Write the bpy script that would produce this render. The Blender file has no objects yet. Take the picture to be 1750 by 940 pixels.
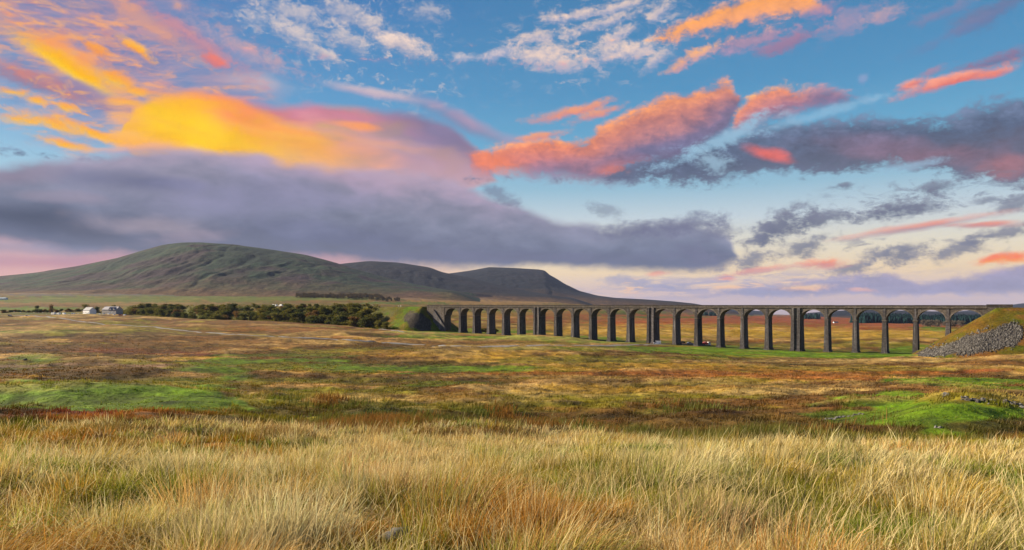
import bpy, math, random
import numpy as np
from mathutils import Vector, Matrix, noise as mnoise

rnd = random.Random(7)
rng = np.random.default_rng(11)
SC = bpy.context.scene
COL = SC.collection
R = math.radians

# ------------------------------------------------------------------ camera
F = 1167.0            # focal length in photo pixels (24 mm on a 36 mm frame, 1750 wide)
CX, HY = 875.0, 521.0  # photo column straight ahead, photo row of the horizon
EYE = 60.0            # height of the camera above the zero level

def W(px, py, Y):
    """world point at depth Y seen at a survey bearing/altitude given as photo coordinates"""
    return ((px - CX) / F * Y, Y, EYE - (py - HY) / F * Y)

def sstep(a, b, x):
    t = np.clip((x - a) / (b - a), 0, 1)
    return t * t * (3 - 2 * t)

# ------------------------------------------------------------------ numpy noise
_perm = rng.permutation(512).astype(np.int64)
_perm = np.concatenate([_perm, _perm])
_val = rng.random(512)

def vnoise(x, y, seed=0):
    x = np.asarray(x, float) + seed * 17.31
    y = np.asarray(y, float) + seed * 9.77
    xi = np.floor(x).astype(np.int64); yi = np.floor(y).astype(np.int64)
    fx = x - xi; fy = y - yi
    fx = fx * fx * fx * (fx * (fx * 6 - 15) + 10); fy = fy * fy * fy * (fy * (fy * 6 - 15) + 10)
    def h(a, b):
        return _val[_perm[(_perm[a & 511] + b) & 511] & 511]
    v00 = h(xi, yi); v10 = h(xi + 1, yi); v01 = h(xi, yi + 1); v11 = h(xi + 1, yi + 1)
    return (v00 * (1 - fx) + v10 * fx) * (1 - fy) + (v01 * (1 - fx) + v11 * fx) * fy

def fbm(x, y, oct=4, seed=0, gain=0.5):
    """about 0..1, mean .5"""
    s = 0; a = 1.0; n = 0
    x = np.asarray(x, float); y = np.asarray(y, float)
    for k in range(oct):
        c, sn = math.cos(0.6 * k), math.sin(0.6 * k)
        s = s + a * vnoise((x * c - y * sn), (x * sn + y * c), seed + 3 * k)
        n += a; a *= gain
        x = x * 2.03; y = y * 2.03
    return s / n

# ------------------------------------------------------------------ object helpers
def mesh_np(name, V, faces, mat=None, smooth=False, col=None, parent=None):
    """faces: list of int arrays (each n x k)"""
    me = bpy.data.meshes.new(name)
    V = np.asarray(V, np.float32)
    me.vertices.add(len(V)); me.vertices.foreach_set('co', V.ravel())
    loops = np.concatenate([np.asarray(f, np.int32).ravel() for f in faces])
    sizes = np.concatenate([np.full(len(f), np.asarray(f).shape[1], np.int32) for f in faces])
    me.loops.add(len(loops)); me.loops.foreach_set('vertex_index', loops)
    st = np.concatenate([[0], np.cumsum(sizes)[:-1]]).astype(np.int32)
    me.polygons.add(len(sizes)); me.polygons.foreach_set('loop_start', st)
    if smooth:
        me.polygons.foreach_set('use_smooth', np.ones(len(sizes), bool))
    me.update(calc_edges=True)
    if col is not None:
        a = me.color_attributes.new('Col', 'FLOAT_COLOR', 'POINT')
        c = np.ones((len(V), 4), np.float32); c[:, :3] = col
        a.data.foreach_set('color', c.ravel())
    if mat: me.materials.append(mat)
    o = bpy.data.objects.new(name, me); COL.objects.link(o)
    if parent: o.parent = parent
    return o

class MB:
    """collects boxes, prisms and grids into one mesh object"""
    def __init__(s): s.v = []; s.f = []
    def add(s, vs, fs):
        b = len(s.v); s.v += [tuple(float(q) for q in p) for p in vs]; s.f += [tuple(int(i) + b for i in q) for q in fs]
    def hexa(s, bottom, top):
        s.add(list(bottom) + list(top), [(3, 2, 1, 0), (4, 5, 6, 7), (0, 1, 5, 4), (1, 2, 6, 5), (2, 3, 7, 6), (3, 0, 4, 7)])
    def box(s, x0, x1, y0, y1, z0, z1):
        s.hexa([(x0, y0, z0), (x1, y0, z0), (x1, y1, z0), (x0, y1, z0)], [(x0, y0, z1), (x1, y0, z1), (x1, y1, z1), (x0, y1, z1)])
    def prism(s, prof, y0, y1):
        """profile in x,z extruded along y"""
        n = len(prof)
        s.add([(x, y0, z) for x, z in prof] + [(x, y1, z) for x, z in prof],
              [tuple(range(n)), tuple(range(2 * n - 1, n - 1, -1))] + [(i, i + n, (i + 1) % n + n, (i + 1) % n) for i in range(n)])
    def cyl(s, c, r, y0, y1, n=14):
        s.prism([(c[0] + r * math.cos(2 * math.pi * i / n), c[1] + r * math.sin(2 * math.pi * i / n)) for i in range(n)], y0, y1)
    def tube(s, p, q, r0, r1, n=6):
        p = Vector(p); q = Vector(q); d = (q - p).normalized()
        a = d.orthogonal().normalized(); b = d.cross(a)
        ring = lambda c, r: [tuple(c + (a * math.cos(2 * math.pi * i / n) + b * math.sin(2 * math.pi * i / n)) * r) for i in range(n)]
        s.add(ring(p, r0) + ring(q, r1), [(i, (i + 1) % n, (i + 1) % n + n, i + n) for i in range(n)] + [tuple(range(n - 1, -1, -1)), tuple(range(n, 2 * n))])
    def blob(s, c, rad, seed, nu=8, nv=6, rough=.25, flat=None):
        """an irregular lump"""
        g = random.Random(seed); vs = []; off = Vector((g.random() * 50, g.random() * 50, g.random() * 50))
        for j in range(nv + 1):
            th = math.pi * j / nv
            for i in range(nu):
                ph = 2 * math.pi * i / nu
                d = Vector((math.sin(th) * math.cos(ph), math.sin(th) * math.sin(ph), math.cos(th)))
                k = 1 + rough * 2 * (mnoise.noise(d * 1.7 + off))
                vs.append((c[0] + d.x * rad[0] * k, c[1] + d.y * rad[1] * k, c[2] + d.z * rad[2] * k))
        fs = [(j * nu + i, (j + 1) * nu + i, (j + 1) * nu + (i + 1) % nu, j * nu + (i + 1) % nu) for j in range(nv) for i in range(nu)]
        s.add(vs, fs)
    def build(s, name, mat, parent=None, smooth=False):
        me = bpy.data.meshes.new(name); me.from_pydata(s.v, [], s.f); me.update()
        import bmesh
        bm = bmesh.new(); bm.from_mesh(me)
        bmesh.ops.remove_doubles(bm, verts=bm.verts, dist=1e-5)
        bmesh.ops.recalc_face_normals(bm, faces=bm.faces)
        bm.to_mesh(me); bm.free()
        if smooth:
            for p in me.polygons: p.use_smooth = True
        if mat: me.materials.append(mat)
        o = bpy.data.objects.new(name, me); COL.objects.link(o)
        if parent: o.parent = parent
        return o

def tag(o, label=None, cat=None, group=None, kind=None):
    if label: o['label'] = label
    if cat: o['category'] = cat
    if group: o['group'] = group
    if kind: o['kind'] = kind
    return o

def empty(name, loc, rz=0):
    o = bpy.data.objects.new(name, None); COL.objects.link(o)
    o.location = loc; o.rotation_euler = (0, 0, rz); o.empty_display_size = .5
    return o

KIDS = {}
def copy_tree(o, parent=None):
    c = o.copy(); COL.objects.link(c)
    if parent: c.parent = parent
    for ch in list(o.children): copy_tree(ch, c)
    return c

# ------------------------------------------------------------------ node helpers
class NT:
    def __init__(s, tree): s.t = tree; s.n = tree.nodes; s.l = tree.links; s.cache = {}
    def node(s, typ, **kw):
        n = s.n.new(typ)
        for k, v in kw.items(): setattr(n, k, v)
        return n
    def put(s, sock, v):
        if isinstance(v, V_): s.l.new(v.s, sock)
        elif isinstance(v, bpy.types.NodeSocket): s.l.new(v, sock)
        elif hasattr(v, '__len__') and len(v) == 3 and sock.type == 'RGBA': sock.default_value = (*v, 1)
        else: sock.default_value = v
    def math(s, op, a, b=0.0, c=None, clamp=False):
        n = s.node('ShaderNodeMath', operation=op); n.use_clamp = clamp
        s.put(n.inputs[0], a); s.put(n.inputs[1], b)
        if c is not None: s.put(n.inputs[2], c)
        return V_(s, n.outputs[0])
    def smooth(s, a, b, x):
        n = s.node('ShaderNodeMapRange', interpolation_type='SMOOTHSTEP', clamp=False)
        s.put(n.inputs['Value'], x); s.put(n.inputs['From Min'], a); s.put(n.inputs['From Max'], b)
        return V_(s, n.outputs['Result'])
    def lin(s, a, b, x, c=0.0, d=1.0):
        n = s.node('ShaderNodeMapRange', clamp=False)
        s.put(n.inputs['Value'], x); s.put(n.inputs['From Min'], a); s.put(n.inputs['From Max'], b)
        s.put(n.inputs['To Min'], c); s.put(n.inputs['To Max'], d)
        return V_(s, n.outputs['Result'])
    def mix(s, f, a, b, blend='MIX'):
        n = s.node('ShaderNodeMix', data_type='RGBA', blend_type=blend)
        s.put(n.inputs[0], f); s.put(n.inputs[6], a); s.put(n.inputs[7], b)
        return V_(s, n.outputs[2])
    def comb(s, x, y, z=0.0):
        n = s.node('ShaderNodeCombineXYZ'); s.put(n.inputs[0], x); s.put(n.inputs[1], y); s.put(n.inputs[2], z)
        return V_(s, n.outputs[0])
    def noise(s, vec, scale, detail=4, rough=.55, dist=0.0, dim='3D', color=False):
        n = s.node('ShaderNodeTexNoise', noise_dimensions=dim)
        s.put(n.inputs['Vector'], vec); n.inputs['Scale'].default_value = scale; n.inputs['Detail'].default_value = detail
        n.inputs['Roughness'].default_value = rough; n.inputs['Distortion'].default_value = dist
        return V_(s, n.outputs['Color' if color else 'Fac'])
    def ramp(s, f, stops, interp='LINEAR'):
        n = s.node('ShaderNodeValToRGB'); n.color_ramp.interpolation = interp
        e = n.color_ramp.elements
        while len(e) < len(stops): e.new(.5)
        for el, (p, c) in zip(e, stops): el.position = p
        for el, (p, c) in zip(e, stops): el.color = (*c, 1) if hasattr(c, '__len__') else (c, c, c, 1)
        s.put(n.inputs[0], f)
        return V_(s, n.outputs[0])
    def curve(s, f, pts):
        n = s.node('ShaderNodeFloatCurve'); c = n.mapping.curves[0]
        n.mapping.use_clip = False; n.mapping.extend = 'HORIZONTAL'
        while len(c.points) < len(pts): c.points.new(.5, .5)
        for p, (x, y) in zip(c.points, pts): p.location = (x, y); p.handle_type = 'AUTO_CLAMPED'
        n.mapping.update()
        s.put(n.inputs['Value'], f)
        return V_(s, n.outputs[0])

class V_:
    def __init__(s, nt, sock): s.nt = nt; s.s = sock
    def __add__(s, o): return s.nt.math('ADD', s, o)
    def __radd__(s, o): return s.nt.math('ADD', s, o)
    def __sub__(s, o): return s.nt.math('SUBTRACT', s, o)
    def __rsub__(s, o): return s.nt.math('SUBTRACT', o, s)
    def __mul__(s, o): return s.nt.math('MULTIPLY', s, o)
    def __rmul__(s, o): return s.nt.math('MULTIPLY', s, o)
    def __truediv__(s, o): return s.nt.math('DIVIDE', s, o)
    def min(s, o): return s.nt.math('MINIMUM', s, o)
    def max(s, o): return s.nt.math('MAXIMUM', s, o)

def material(name):
    m = bpy.data.materials.new(name); m.use_nodes = True
    nt = NT(m.node_tree); nt.n.clear()
    out = nt.node('ShaderNodeOutputMaterial')
    return m, nt, out

def simple(name, col, rough=.8, spec=.3, var=.25, scale=3.0, metal=0.0):
    """a painted / stone surface with a little uneven tone"""
    m, nt, out = material(name)
    b = nt.node('ShaderNodeBsdfPrincipled')
    tc = nt.node('ShaderNodeTexCoord')
    n = nt.noise(tc.outputs['Object'], scale, 5, .6)
    c = nt.mix(n, tuple(x * (1 - var) for x in col), tuple(min(1, x * (1 + var)) for x in col))
    nt.put(b.inputs['Base Color'], c)
    b.inputs['Roughness'].default_value = rough; b.inputs['Specular IOR Level'].default_value = spec; b.inputs['Metallic'].default_value = metal
    nt.l.new(b.outputs[0], out.inputs['Surface'])
    return m
# ------------------------------------------------------------------ shape of the land
# survey table: for bearings (columns) and distances (rows) the altitude of the ground, kept as photo rows
_cols = np.array([-500, 0, 300, 600, 875, 1150, 1450, 1750, 2250], float)
_rows = np.array([12, 18, 25, 32, 42, 60, 90, 130, 200, 300, 420, 520, 650, 850, 1200, 1800, 2600, 4000, 8000, 14000], float)
_tab = np.array([
    # -500   0   300   600   875  1150  1450  1750  2250
    [790, 793, 800, 804, 806, 808, 810, 811, 812],   # 12
    [758, 762, 768, 774, 778, 780, 784, 785, 786],   # 18
    [734, 739, 744, 752, 757, 760, 765, 767, 768],   # 25
    [720, 724, 730, 743, 751, 755, 759, 762, 764],   # 32
    [706, 711, 716, 734, 745, 749, 749, 747, 750],   # 42
    [692, 697, 702, 715, 726, 728, 722, 717, 722],   # 60
    [666, 670, 676, 688, 696, 697, 695, 692, 694],   # 90
    [640, 642, 648, 656, 662, 663, 663, 661, 662],   # 130
    [610, 612, 618, 627, 634, 636, 637, 632, 630],   # 200
    [582, 585, 593, 602, 607, 612, 617, 608, 604],   # 300
    [563, 566, 572, 582, 589, 594, 604, 602, 600],   # 420
    [553, 556, 557, 566, 578, 585, 594, 594, 592],   # 520
    [545, 548, 546, 559, 568, 576, 581, 583, 580],   # 650
    [536, 539, 541, 547, 557, 564, 568, 570, 568],   # 850
    [525, 527, 528, 532, 542, 553, 558, 559, 557],   # 1200
    [512, 514, 515, 519, 530, 546, 552, 553, 551],   # 1800
    [500, 501, 502, 507, 517, 542, 549, 549, 547],   # 2600
    [492, 493, 494, 498, 507, 538, 545, 545, 543],   # 4000
    [496, 497, 498, 503, 514, 537, 542, 542, 540],   # 8000
    [505, 505, 506, 510, 519, 536, 540, 540, 538],   # 14000
], float)
_U0, _U1, _NU = -1.25, 1.25, 140
_L0, _L1, _NL = math.log(12.0), math.log(14000.0), 420
def _grid():
    us = np.linspace(_U0, _U1, _NU) * F + CX
    ls = np.linspace(_L0, _L1, _NL)
    a = np.array([np.interp(us, _cols, r) for r in _tab])
    b = np.array([np.interp(ls, np.log(_rows), a[:, i]) for i in range(_NU)]).T      # NL x NU
    def blur(m, n, ax):
        k = np.exp(-0.5 * (np.arange(-3 * n, 3 * n + 1) / n) ** 2); k /= k.sum()
        m = np.moveaxis(m, ax, 0); p = np.concatenate([m[:1].repeat(3 * n, 0) + (np.arange(-3 * n, 0)[:, None]) * (m[1] - m[0]), m, m[-1:].repeat(3 * n, 0)], 0)
        r = sum(k[i] * p[i:i + m.shape[0]] for i in range(len(k)))
        return np.moveaxis(r, 0, ax)
    return blur(blur(b, 5, 0), 7, 1)
_G = _grid()

VP0 = np.array([179.1, 431.0]); VD = np.array([-.8058, .5922]); VN = np.array([.5922, .8058])   # viaduct: centre king pier, axis, across (away)
def axis_sd(x, y):
    dx = x - VP0[0]; dy = y - VP0[1]
    return dx * VD[0] + dy * VD[1], dx * VN[0] + dy * VN[1]

def base_z(x, y):
    r = np.hypot(x, y) + 1e-6
    az = np.arctan2(x, y)
    def look(azc):
        Y = r * np.cos(azc); u = np.tan(azc)
        fu = np.clip((u - _U0) / (_U1 - _U0) * (_NU - 1), 0, _NU - 1.001)
        fl = np.clip((np.log(np.maximum(Y, 1e-3)) - _L0) / (_L1 - _L0) * (_NL - 1), 0, _NL - 1.001)
        i = fu.astype(int); j = fl.astype(int); a = fu - i; b = fl - j
        row = (_G[j, i] * (1 - a) + _G[j, i + 1] * a) * (1 - b) + (_G[j + 1, i] * (1 - a) + _G[j + 1, i + 1] * a) * b
        z = -(row - HY) / F * Y
        near = -1.62 - .028 * Y - 0.0055 * Y * Y
        k = sstep(7, 15, Y)
        return near * (1 - k) + z * k
    lim = R(50)
    z = look(np.clip(az, -lim, lim))
    back = 0.5 * (look(np.full_like(az, -lim)) + look(np.full_like(az, lim)))
    k = sstep(R(50), R(150), np.abs(az))
    return z * (1 - k) + back * k

def hummocks(x, y):
    r = np.hypot(x, y)
    h = (fbm(x / 2.6, y / 2.2, 2, 5) - .5) * .46 * sstep(3, 8, r) * (1 - sstep(30, 60, r)) + (fbm(x / 8, y / 8, 2, 6) - .5) * 1.1 * sstep(9, 20, r) * (1 - sstep(60, 120, r)) + (fbm(x / 6, y / 6, 4, 1, .6) - .5) * 1.0 * sstep(5, 40, r) * (1 - sstep(200, 500, r))
    h = h + (fbm(x / 34, y / 24, 4, 2) - .5) * 4.2 * sstep(34, 90, r) * (1 - .5 * sstep(900, 2000, r))
    h = h + (fbm(x / 120, y / 80, 3, 3) - .5) * 9.0 * sstep(150, 320, r)
    s, d = axis_sd(x, y)
    calm = np.exp(-(d / 45) ** 2) * ((s > -140) & (s < 330))
    h = h * (1 - .85 * calm)
    h = h + (fbm(x / 500, y / 420, 3, 4) - .5) * 26 * sstep(800, 2500, r)
    # brown knoll in front of the embankment, green bump at right, bump before the scree
    px = CX + F * x / np.maximum(y, 1); ly = np.log(np.maximum(y, 1))
    def bump(cx, Y, wx, wl, amp):
        return amp * np.exp(-((px - cx) / wx) ** 2 - ((ly - math.log(Y)) / wl) ** 2) * (y > 5)
    h = h + bump(440, 590, 190, .13, 3.2) + bump(1640, 58, 130, .2, 2.3) + bump(170, 75, 230, .2, 1.2) + bump(1745, 290, 80, .12, 2.0) + bump(900, 460, 90, .06, 1.6)
    return h

def ground_z(x, y):
    x = np.asarray(x, float); y = np.asarray(y, float)
    return EYE + base_z(x, y) + hummocks(x, y)

def gz(x, y): return float(ground_z(np.array([x]), np.array([y]))[0])

def on_ground(px, Y):
    x = (px - CX) / F * Y
    return (x, Y, gz(x, Y))

def ground_at(px, py, y0=30, y1=3000):
    """walk along the ray until the ground is met"""
    Y = np.exp(np.linspace(math.log(y0), math.log(y1), 900))
    x = (px - CX) / F * Y
    z = EYE - (py - HY) / F * Y
    g = ground_z(x, Y)
    k = np.argmax(g >= z)
    return (float(x[k]), float(Y[k]), float(g[k]))

# ------------------------------------------------------------------ colours of the vegetation (albedo)
PAL = dict(straw=(.42, .285, .095), tan=(.31, .18, .055), rust=(.235, .082, .016), red=(.29, .075, .02), brown=(.135, .062, .015), dark=(.058, .036, .010),
           olive=(.15, .125, .010), green=(.075, .125, .006), bright=(.085, .155, .003), gold=(.31, .185, .02), grey=(.24, .23, .235), umber=(.076, .039, .010),
           pink=(.22, .13, .08), maroon=(.115, .028, .014), dgreen=(.045, .075, .010), slate=(.11, .11, .125), lime=(.115, .15, .012))
PAL = {k: np.array(v) for k, v in PAL.items()}

# px, py, half width, half height, colour, strength  (plots of vegetation where they lie on the land)
PLOTS = [
    # fields under the fell
    (300, 499, 700, 4, 'pink', .7), (350, 504, 420, 2.6, 'slate', .55), (200, 500, 150, 1.4, 'grey', .5), (520, 501, 150, 1.5, 'grey', .45), (330, 492, 500, 4, 'pink', .5),
    (400, 511, 520, 5, 'lime', .85), (130, 514, 200, 3.5, 'lime', .7), (560, 514, 140, 2.2, 'bright', .3), (160, 496, 170, 2, 'olive', .8), (330, 506, 260, 1.6, 'green', .6), (60, 522, 110, 5, 'brown', .9), (150, 519, 260, 2.5, 'tan', .5),
    (650, 515, 170, 2.5, 'rust', .5), (800, 517, 160, 4, 'tan', .8), (820, 508, 160, 6, 'pink', .8), (700, 518, 90, 2.2, 'green', .9),
    (50, 528, 100, 3, 'bright', .95), (100, 535, 260, 2, 'dgreen', .7),
    # beyond the arches
    (880, 535, 130, 8, 'gold', .5), (860, 529, 110, 4, 'green', .6), (1000, 540, 140, 8, 'rust', .6), (1080, 534, 70, 4, 'green', .75), (1340, 549, 400, 13, 'red', 1.0), (1450, 560, 260, 7, 'rust', .7), (1200, 541, 200, 7, 'red', .8), (1500, 552, 200, 9, 'red', .95),
    (1400, 536, 330, 4, 'dgreen', .7), (1110, 542, 100, 1.5, 'green', .8), (1600, 547, 140, 3, 'green', .7), (1595, 562, 34, 3.2, 'bright', .95),
    (900, 560, 140, 16, 'brown', .6), (1150, 565, 300, 10, 'gold', .75), (1450, 572, 260, 8, 'gold', .75), (1250, 556, 160, 3, 'olive', .5), (1210, 580, 200, 2.2, 'tan', .8), (1400, 590, 200, 3, 'olive', .6),
    # strip along the piers
    (800, 567, 130, 4, 'bright', .75), (900, 577, 150, 4, 'bright', .85), (1010, 584, 110, 4, 'bright', .8), (1230, 598, 150, 7, 'bright', .8), (1370, 606, 150, 6, 'bright', .85), (1500, 606, 120, 5, 'bright', .9), (1560, 600, 60, 8, 'bright', .8), (720, 575, 50, 4, 'bright', .6), (1110, 596, 120, 3.5, 'green', .7),
    # moor in front, left
    (420, 555, 190, 13, 'brown', .85), (480, 562, 140, 4, 'rust', .35), (60, 549, 100, 5, 'brown', .6), (80, 560, 120, 5, 'tan', .6), (60, 567, 90, 3.5, 'bright', .6), (250, 562, 200, 3, 'olive', .5),
    (190, 575, 230, 7, 'umber', .9), (330, 582, 220, 7, 'brown', .8), (160, 592, 220, 6, 'dark', .95), (240, 600, 110, 5, 'maroon', .9), (60, 606, 120, 3.5, 'tan', .8), (300, 603, 90, 4, 'maroon', .7), (170, 609, 160, 5, 'umber', .7), (60, 612, 40, 6, 'green', .8),
    (120, 625, 280, 3, 'pink', .8), (200, 636, 240, 10, 'umber', .85), (340, 640, 70, 6, 'tan', .9),
    (560, 585, 200, 4, 'tan', .6), (300, 592, 320, 9, 'brown', .55), (1350, 632, 420, 9, 'rust', .5), (800, 648, 260, 6, 'brown', .6), (690, 592, 180, 6, 'umber', .6), (640, 603, 160, 6, 'brown', .8), (560, 600, 90, 5, 'olive', .8),
    (450, 617, 140, 5, 'bright', .75), (370, 630, 65, 7, 'bright', .8), (620, 628, 220, 5, 'green', .8), (860, 630, 180, 5, 'bright', .7), (400, 645, 40, 8, 'bright', .8), (470, 628, 90, 7, 'olive', .7), (640, 630, 130, 6, 'green', .8), (760, 633, 110, 4, 'bright', .6), (480, 607, 130, 3, 'green', .5),
    (170, 678, 270, 22, 'bright', 1.0), (60, 672, 150, 18, 'bright', .9), (300, 684, 130, 14, 'bright', .9), (380, 685, 60, 8, 'green', .7), (430, 665, 60, 8, 'umber', .6), (520, 658, 100, 8, 'tan', .8),
    (90, 712, 110, 11, 'maroon', .85), (170, 720, 120, 7, 'rust', .6), (30, 705, 60, 7, 'umber', .6), (300, 705, 120, 5, 'rust', .5), (20, 728, 90, 9, 'green', .5),
    # moor in front, middle
    (860, 585, 120, 5, 'brown', .55), (960, 590, 130, 4, 'tan', .6), (800, 605, 180, 7, 'gold', .5), (900, 596, 90, 3, 'green', .5), (1000, 615, 200, 8, 'olive', .7), (1050, 605, 120, 4, 'umber', .6), (1080, 626, 200, 6, 'gold', .6),
    (700, 622, 110, 4, 'umber', .8), (860, 642, 220, 3.5, 'tan', .8), (960, 638, 160, 3.2, 'rust', .7), (1150, 640, 140, 5, 'rust', .6), (680, 645, 140, 6, 'dark', .55), (600, 650, 100, 5, 'olive', .6), (760, 655, 90, 5, 'green', .5),
    (930, 665, 130, 13, 'straw', .55), (1080, 664, 180, 10, 'gold', .7), (1150, 680, 130, 8, 'olive', .6), (620, 680, 130, 7, 'straw', .5), (760, 680, 90, 10, 'brown', .6), (870, 692, 200, 9, 'olive', .7),
    (690, 706, 190, 13, 'dark', .55), (640, 700, 90, 10, 'dgreen', .6), (500, 700, 110, 10, 'umber', .55), (930, 712, 120, 7, 'brown', .7), (830, 702, 26, 8, 'green', .8), (1040, 700, 130, 8, 'brown', .6),
    # moor in front, right
    (1420, 616, 300, 3.5, 'straw', .55), (1330, 614, 100, 3, 'umber', .6), (1550, 628, 260, 5, 'olive', .55), (1500, 637, 200, 4, 'rust', .6), (1690, 610, 90, 5, 'tan', .6), (1680, 625, 110, 5, 'brown', .6), (1650, 634, 120, 3, 'red', .4), (1350, 645, 200, 6, 'rust', .75), (1230, 652, 110, 6, 'olive', .6),
    (1330, 668, 170, 6, 'straw', .7), (1270, 690, 180, 10, 'brown', .75), (1420, 690, 80, 12, 'brown', .8), (1200, 712, 220, 13, 'dark', .45), (1480, 672, 90, 7, 'umber', .8),
    (1650, 652, 140, 6, 'bright', .9), (1620, 664, 120, 5, 'brown', .7), (1700, 662, 100, 4, 'bright', .6), (1600, 695, 150, 26, 'bright', 1.0), (1690, 705, 130, 22, 'bright', .95), (1500, 712, 110, 16, 'green', .85), (1620, 730, 60, 12, 'bright', .9), (1740, 690, 60, 8, 'olive', .6),
    (1470, 732, 110, 9, 'umber', .9), (1690, 727, 90, 11, 'dark', .75),
]

def land_colour(x, y, z):
    """albedo of the moor at world points"""
    Y = np.maximum(y, 1.0)
    px = CX + F * x / Y; py = HY - F * (z - EYE) / Y
    r = np.hypot(x, y)
    lr = np.log(r + 1)
    th = np.arctan2(x, y)
    # broad mix of tan / olive / brown / rust moor
    n1 = fbm(x / 16, y / 16, 4, 21); n2 = fbm(x / 60, y / 45, 4, 22); n3 = fbm(x / 220, y / 150, 4, 23); n4 = fbm(x / 4.5, y / 4.5, 3, 24); n5 = fbm(th * 30, lr * 16, 4, 25)
    n6 = fbm(x / 2.2, y / 2.2, 2, 26)
    k = np.clip(.42 + (n2 - .5) * 1.9 + (n3 - .5) * 1.6 + (n1 - .5) * .8, 0, 1)
    stops = [(0, 'olive'), (.2, 'umber'), (.38, 'brown'), (.52, 'umber'), (.64, 'tan'), (.78, 'gold'), (.9, 'brown'), (1, 'rust')]
    c = np.stack([np.interp(k, [s[0] for s in stops], [PAL[s[1]][i] for s in stops]) for i in range(3)], -1)
    # far fields are smoother and greener at the left
    far = sstep(900, 1500, r)
    fld = PAL['olive'] * .55 + PAL['brown'] * .3 + PAL['tan'] * .15
    c = c * (1 - .6 * far[:, None]) + fld * (.6 * far[:, None])
    wx = (n5 - .5); wy = (n1 - .5)
    for (cx, cy, rx, ry, name, s) in PLOTS:
        m = (np.abs(px - cx) < rx * 1.9) & (np.abs(py - cy) < ry * 2.4) & (y > 5)
        if not m.any(): continue
        q = np.sqrt(((px[m] - cx) / rx + wx[m] * 1.5) ** 2 + ((py[m] - cy) / ry + wy[m] * 2.2) ** 2) + (n4[m] - .5) * .9
        a = np.clip(min(1.0, s * 1.12) * (1 - sstep(.7, 1.2, q)) * (.62 + .45 * n6[m] + .35 * n4[m]), 0, 1)[:, None]
        c[m] = c[m] * (1 - a) + PAL[name] * a
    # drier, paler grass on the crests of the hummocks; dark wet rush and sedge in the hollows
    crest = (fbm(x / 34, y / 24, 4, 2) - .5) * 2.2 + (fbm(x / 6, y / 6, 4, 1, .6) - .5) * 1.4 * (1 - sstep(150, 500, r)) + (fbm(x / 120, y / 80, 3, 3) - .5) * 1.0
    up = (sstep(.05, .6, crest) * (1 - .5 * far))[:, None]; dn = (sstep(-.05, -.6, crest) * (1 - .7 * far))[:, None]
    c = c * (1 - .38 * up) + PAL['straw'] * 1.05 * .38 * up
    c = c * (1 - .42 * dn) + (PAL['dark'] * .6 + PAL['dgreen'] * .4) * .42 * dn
    # tussock scale light and dark tone
    v = 1 + (n4 - .5) * 1.2 * (1 - sstep(700, 1800, r)) + (n6 - .5) * 1.0 * (1 - sstep(250, 800, r)) + (n1 - .5) * .5
    # near grassland
    nr = (1 - sstep(20, 34, r))[:, None]
    g = near_colour(x, y)
    c = c * (.88 - .30 * far)[:, None]
    c = c * v[:, None] * (1 - nr) + g * .55 * nr
    return np.clip(c, .004, .8)

STRAW = np.array((.60, .43, .165)); PALE = np.array((.74, .60, .335)); GOLD = np.array((.48, .275, .022)); GREEN = np.array((.135, .215, .007)); RUST = np.array((.40, .135, .012)); OLIVE = np.array((.235, .195, .014))
def near_colour(x, y):
    """straw, gold, green and rust tussocks of the foreground"""
    Y = np.maximum(y, .5)
    px = CX + F * x / Y
    a = fbm(x / 2.4, y / 2.4, 4, 31); b = fbm(x / .9, y / .9, 3, 32); c_ = fbm(x / 4.0, y / 3.2, 3, 33)
    k = np.clip(.55 + (a - .5) * 2.6 + (b - .5) * 1.8, 0, 1)[:, None]
    col = STRAW * k + OLIVE * (1 - k)
    t = sstep(.5, .66, b)[:, None]; col = col * (1 - t * .6) + PALE * t * .6
    t = sstep(.52, .64, c_)[:, None] * .6; col = col * (1 - t) + GOLD * t
    t = sstep(.52, .62, fbm(x / 1.7 + 40, y / 1.4, 3, 35))[:, None] * .9; col = col * (1 - t) + GREEN * t
    t = sstep(.58, .67, fbm(x / 3.0 - 30, y / 1.8, 3, 36))[:, None] * .8; col = col * (1 - t) + RUST * t
    def plot(cx, Y0, wx, wy, colr, s):
        q = ((px - cx) / wx + (b - .5) * 1.4) ** 2 + ((y - Y0) / wy + (a - .5) * 1.6) ** 2
        return (s * (1 - sstep(.4, 1.3, q)))[:, None], colr
    for args in ((230, 13.4, 170, 1.4, RUST, 1.0), (370, 13.0, 140, 1.3, RUST, 1.0), (520, 13.2, 60, 1.0, RUST, .8), (1560, 17.5, 90, 2.6, RUST, .85), (1430, 14.5, 50, 1.4, RUST, .6), (960, 17.0, 190, 2.4, GREEN, 1.0), (170, 18.5, 170, 2.8, GREEN, .95), (1190, 18, 110, 2.2, GREEN, .9), (60, 22, 120, 2.6, RUST, .7), (900, 10.4, 90, 1.2, GOLD, .6), (1050, 9.4, 120, 1.0, GREEN, .75), (300, 8.2, 160, .8, GREEN, .75), (1650, 11, 90, 1.3, GREEN, .45),
                 (800, 22, 280, 2.0, STRAW, .7), (1300, 12.5, 260, 1.8, PALE, .5), (800, 13.0, 260, 1.5, PALE, .5), (400, 10.2, 130, 1.1, PALE, .6), (700, 27, 700, 3, STRAW, .7), (1450, 25, 260, 4, STRAW, .75), (560, 17, 120, 2, STRAW, .6)):
        t, colr = plot(*args); col = col * (1 - t) + colr * t
    return col

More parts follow.
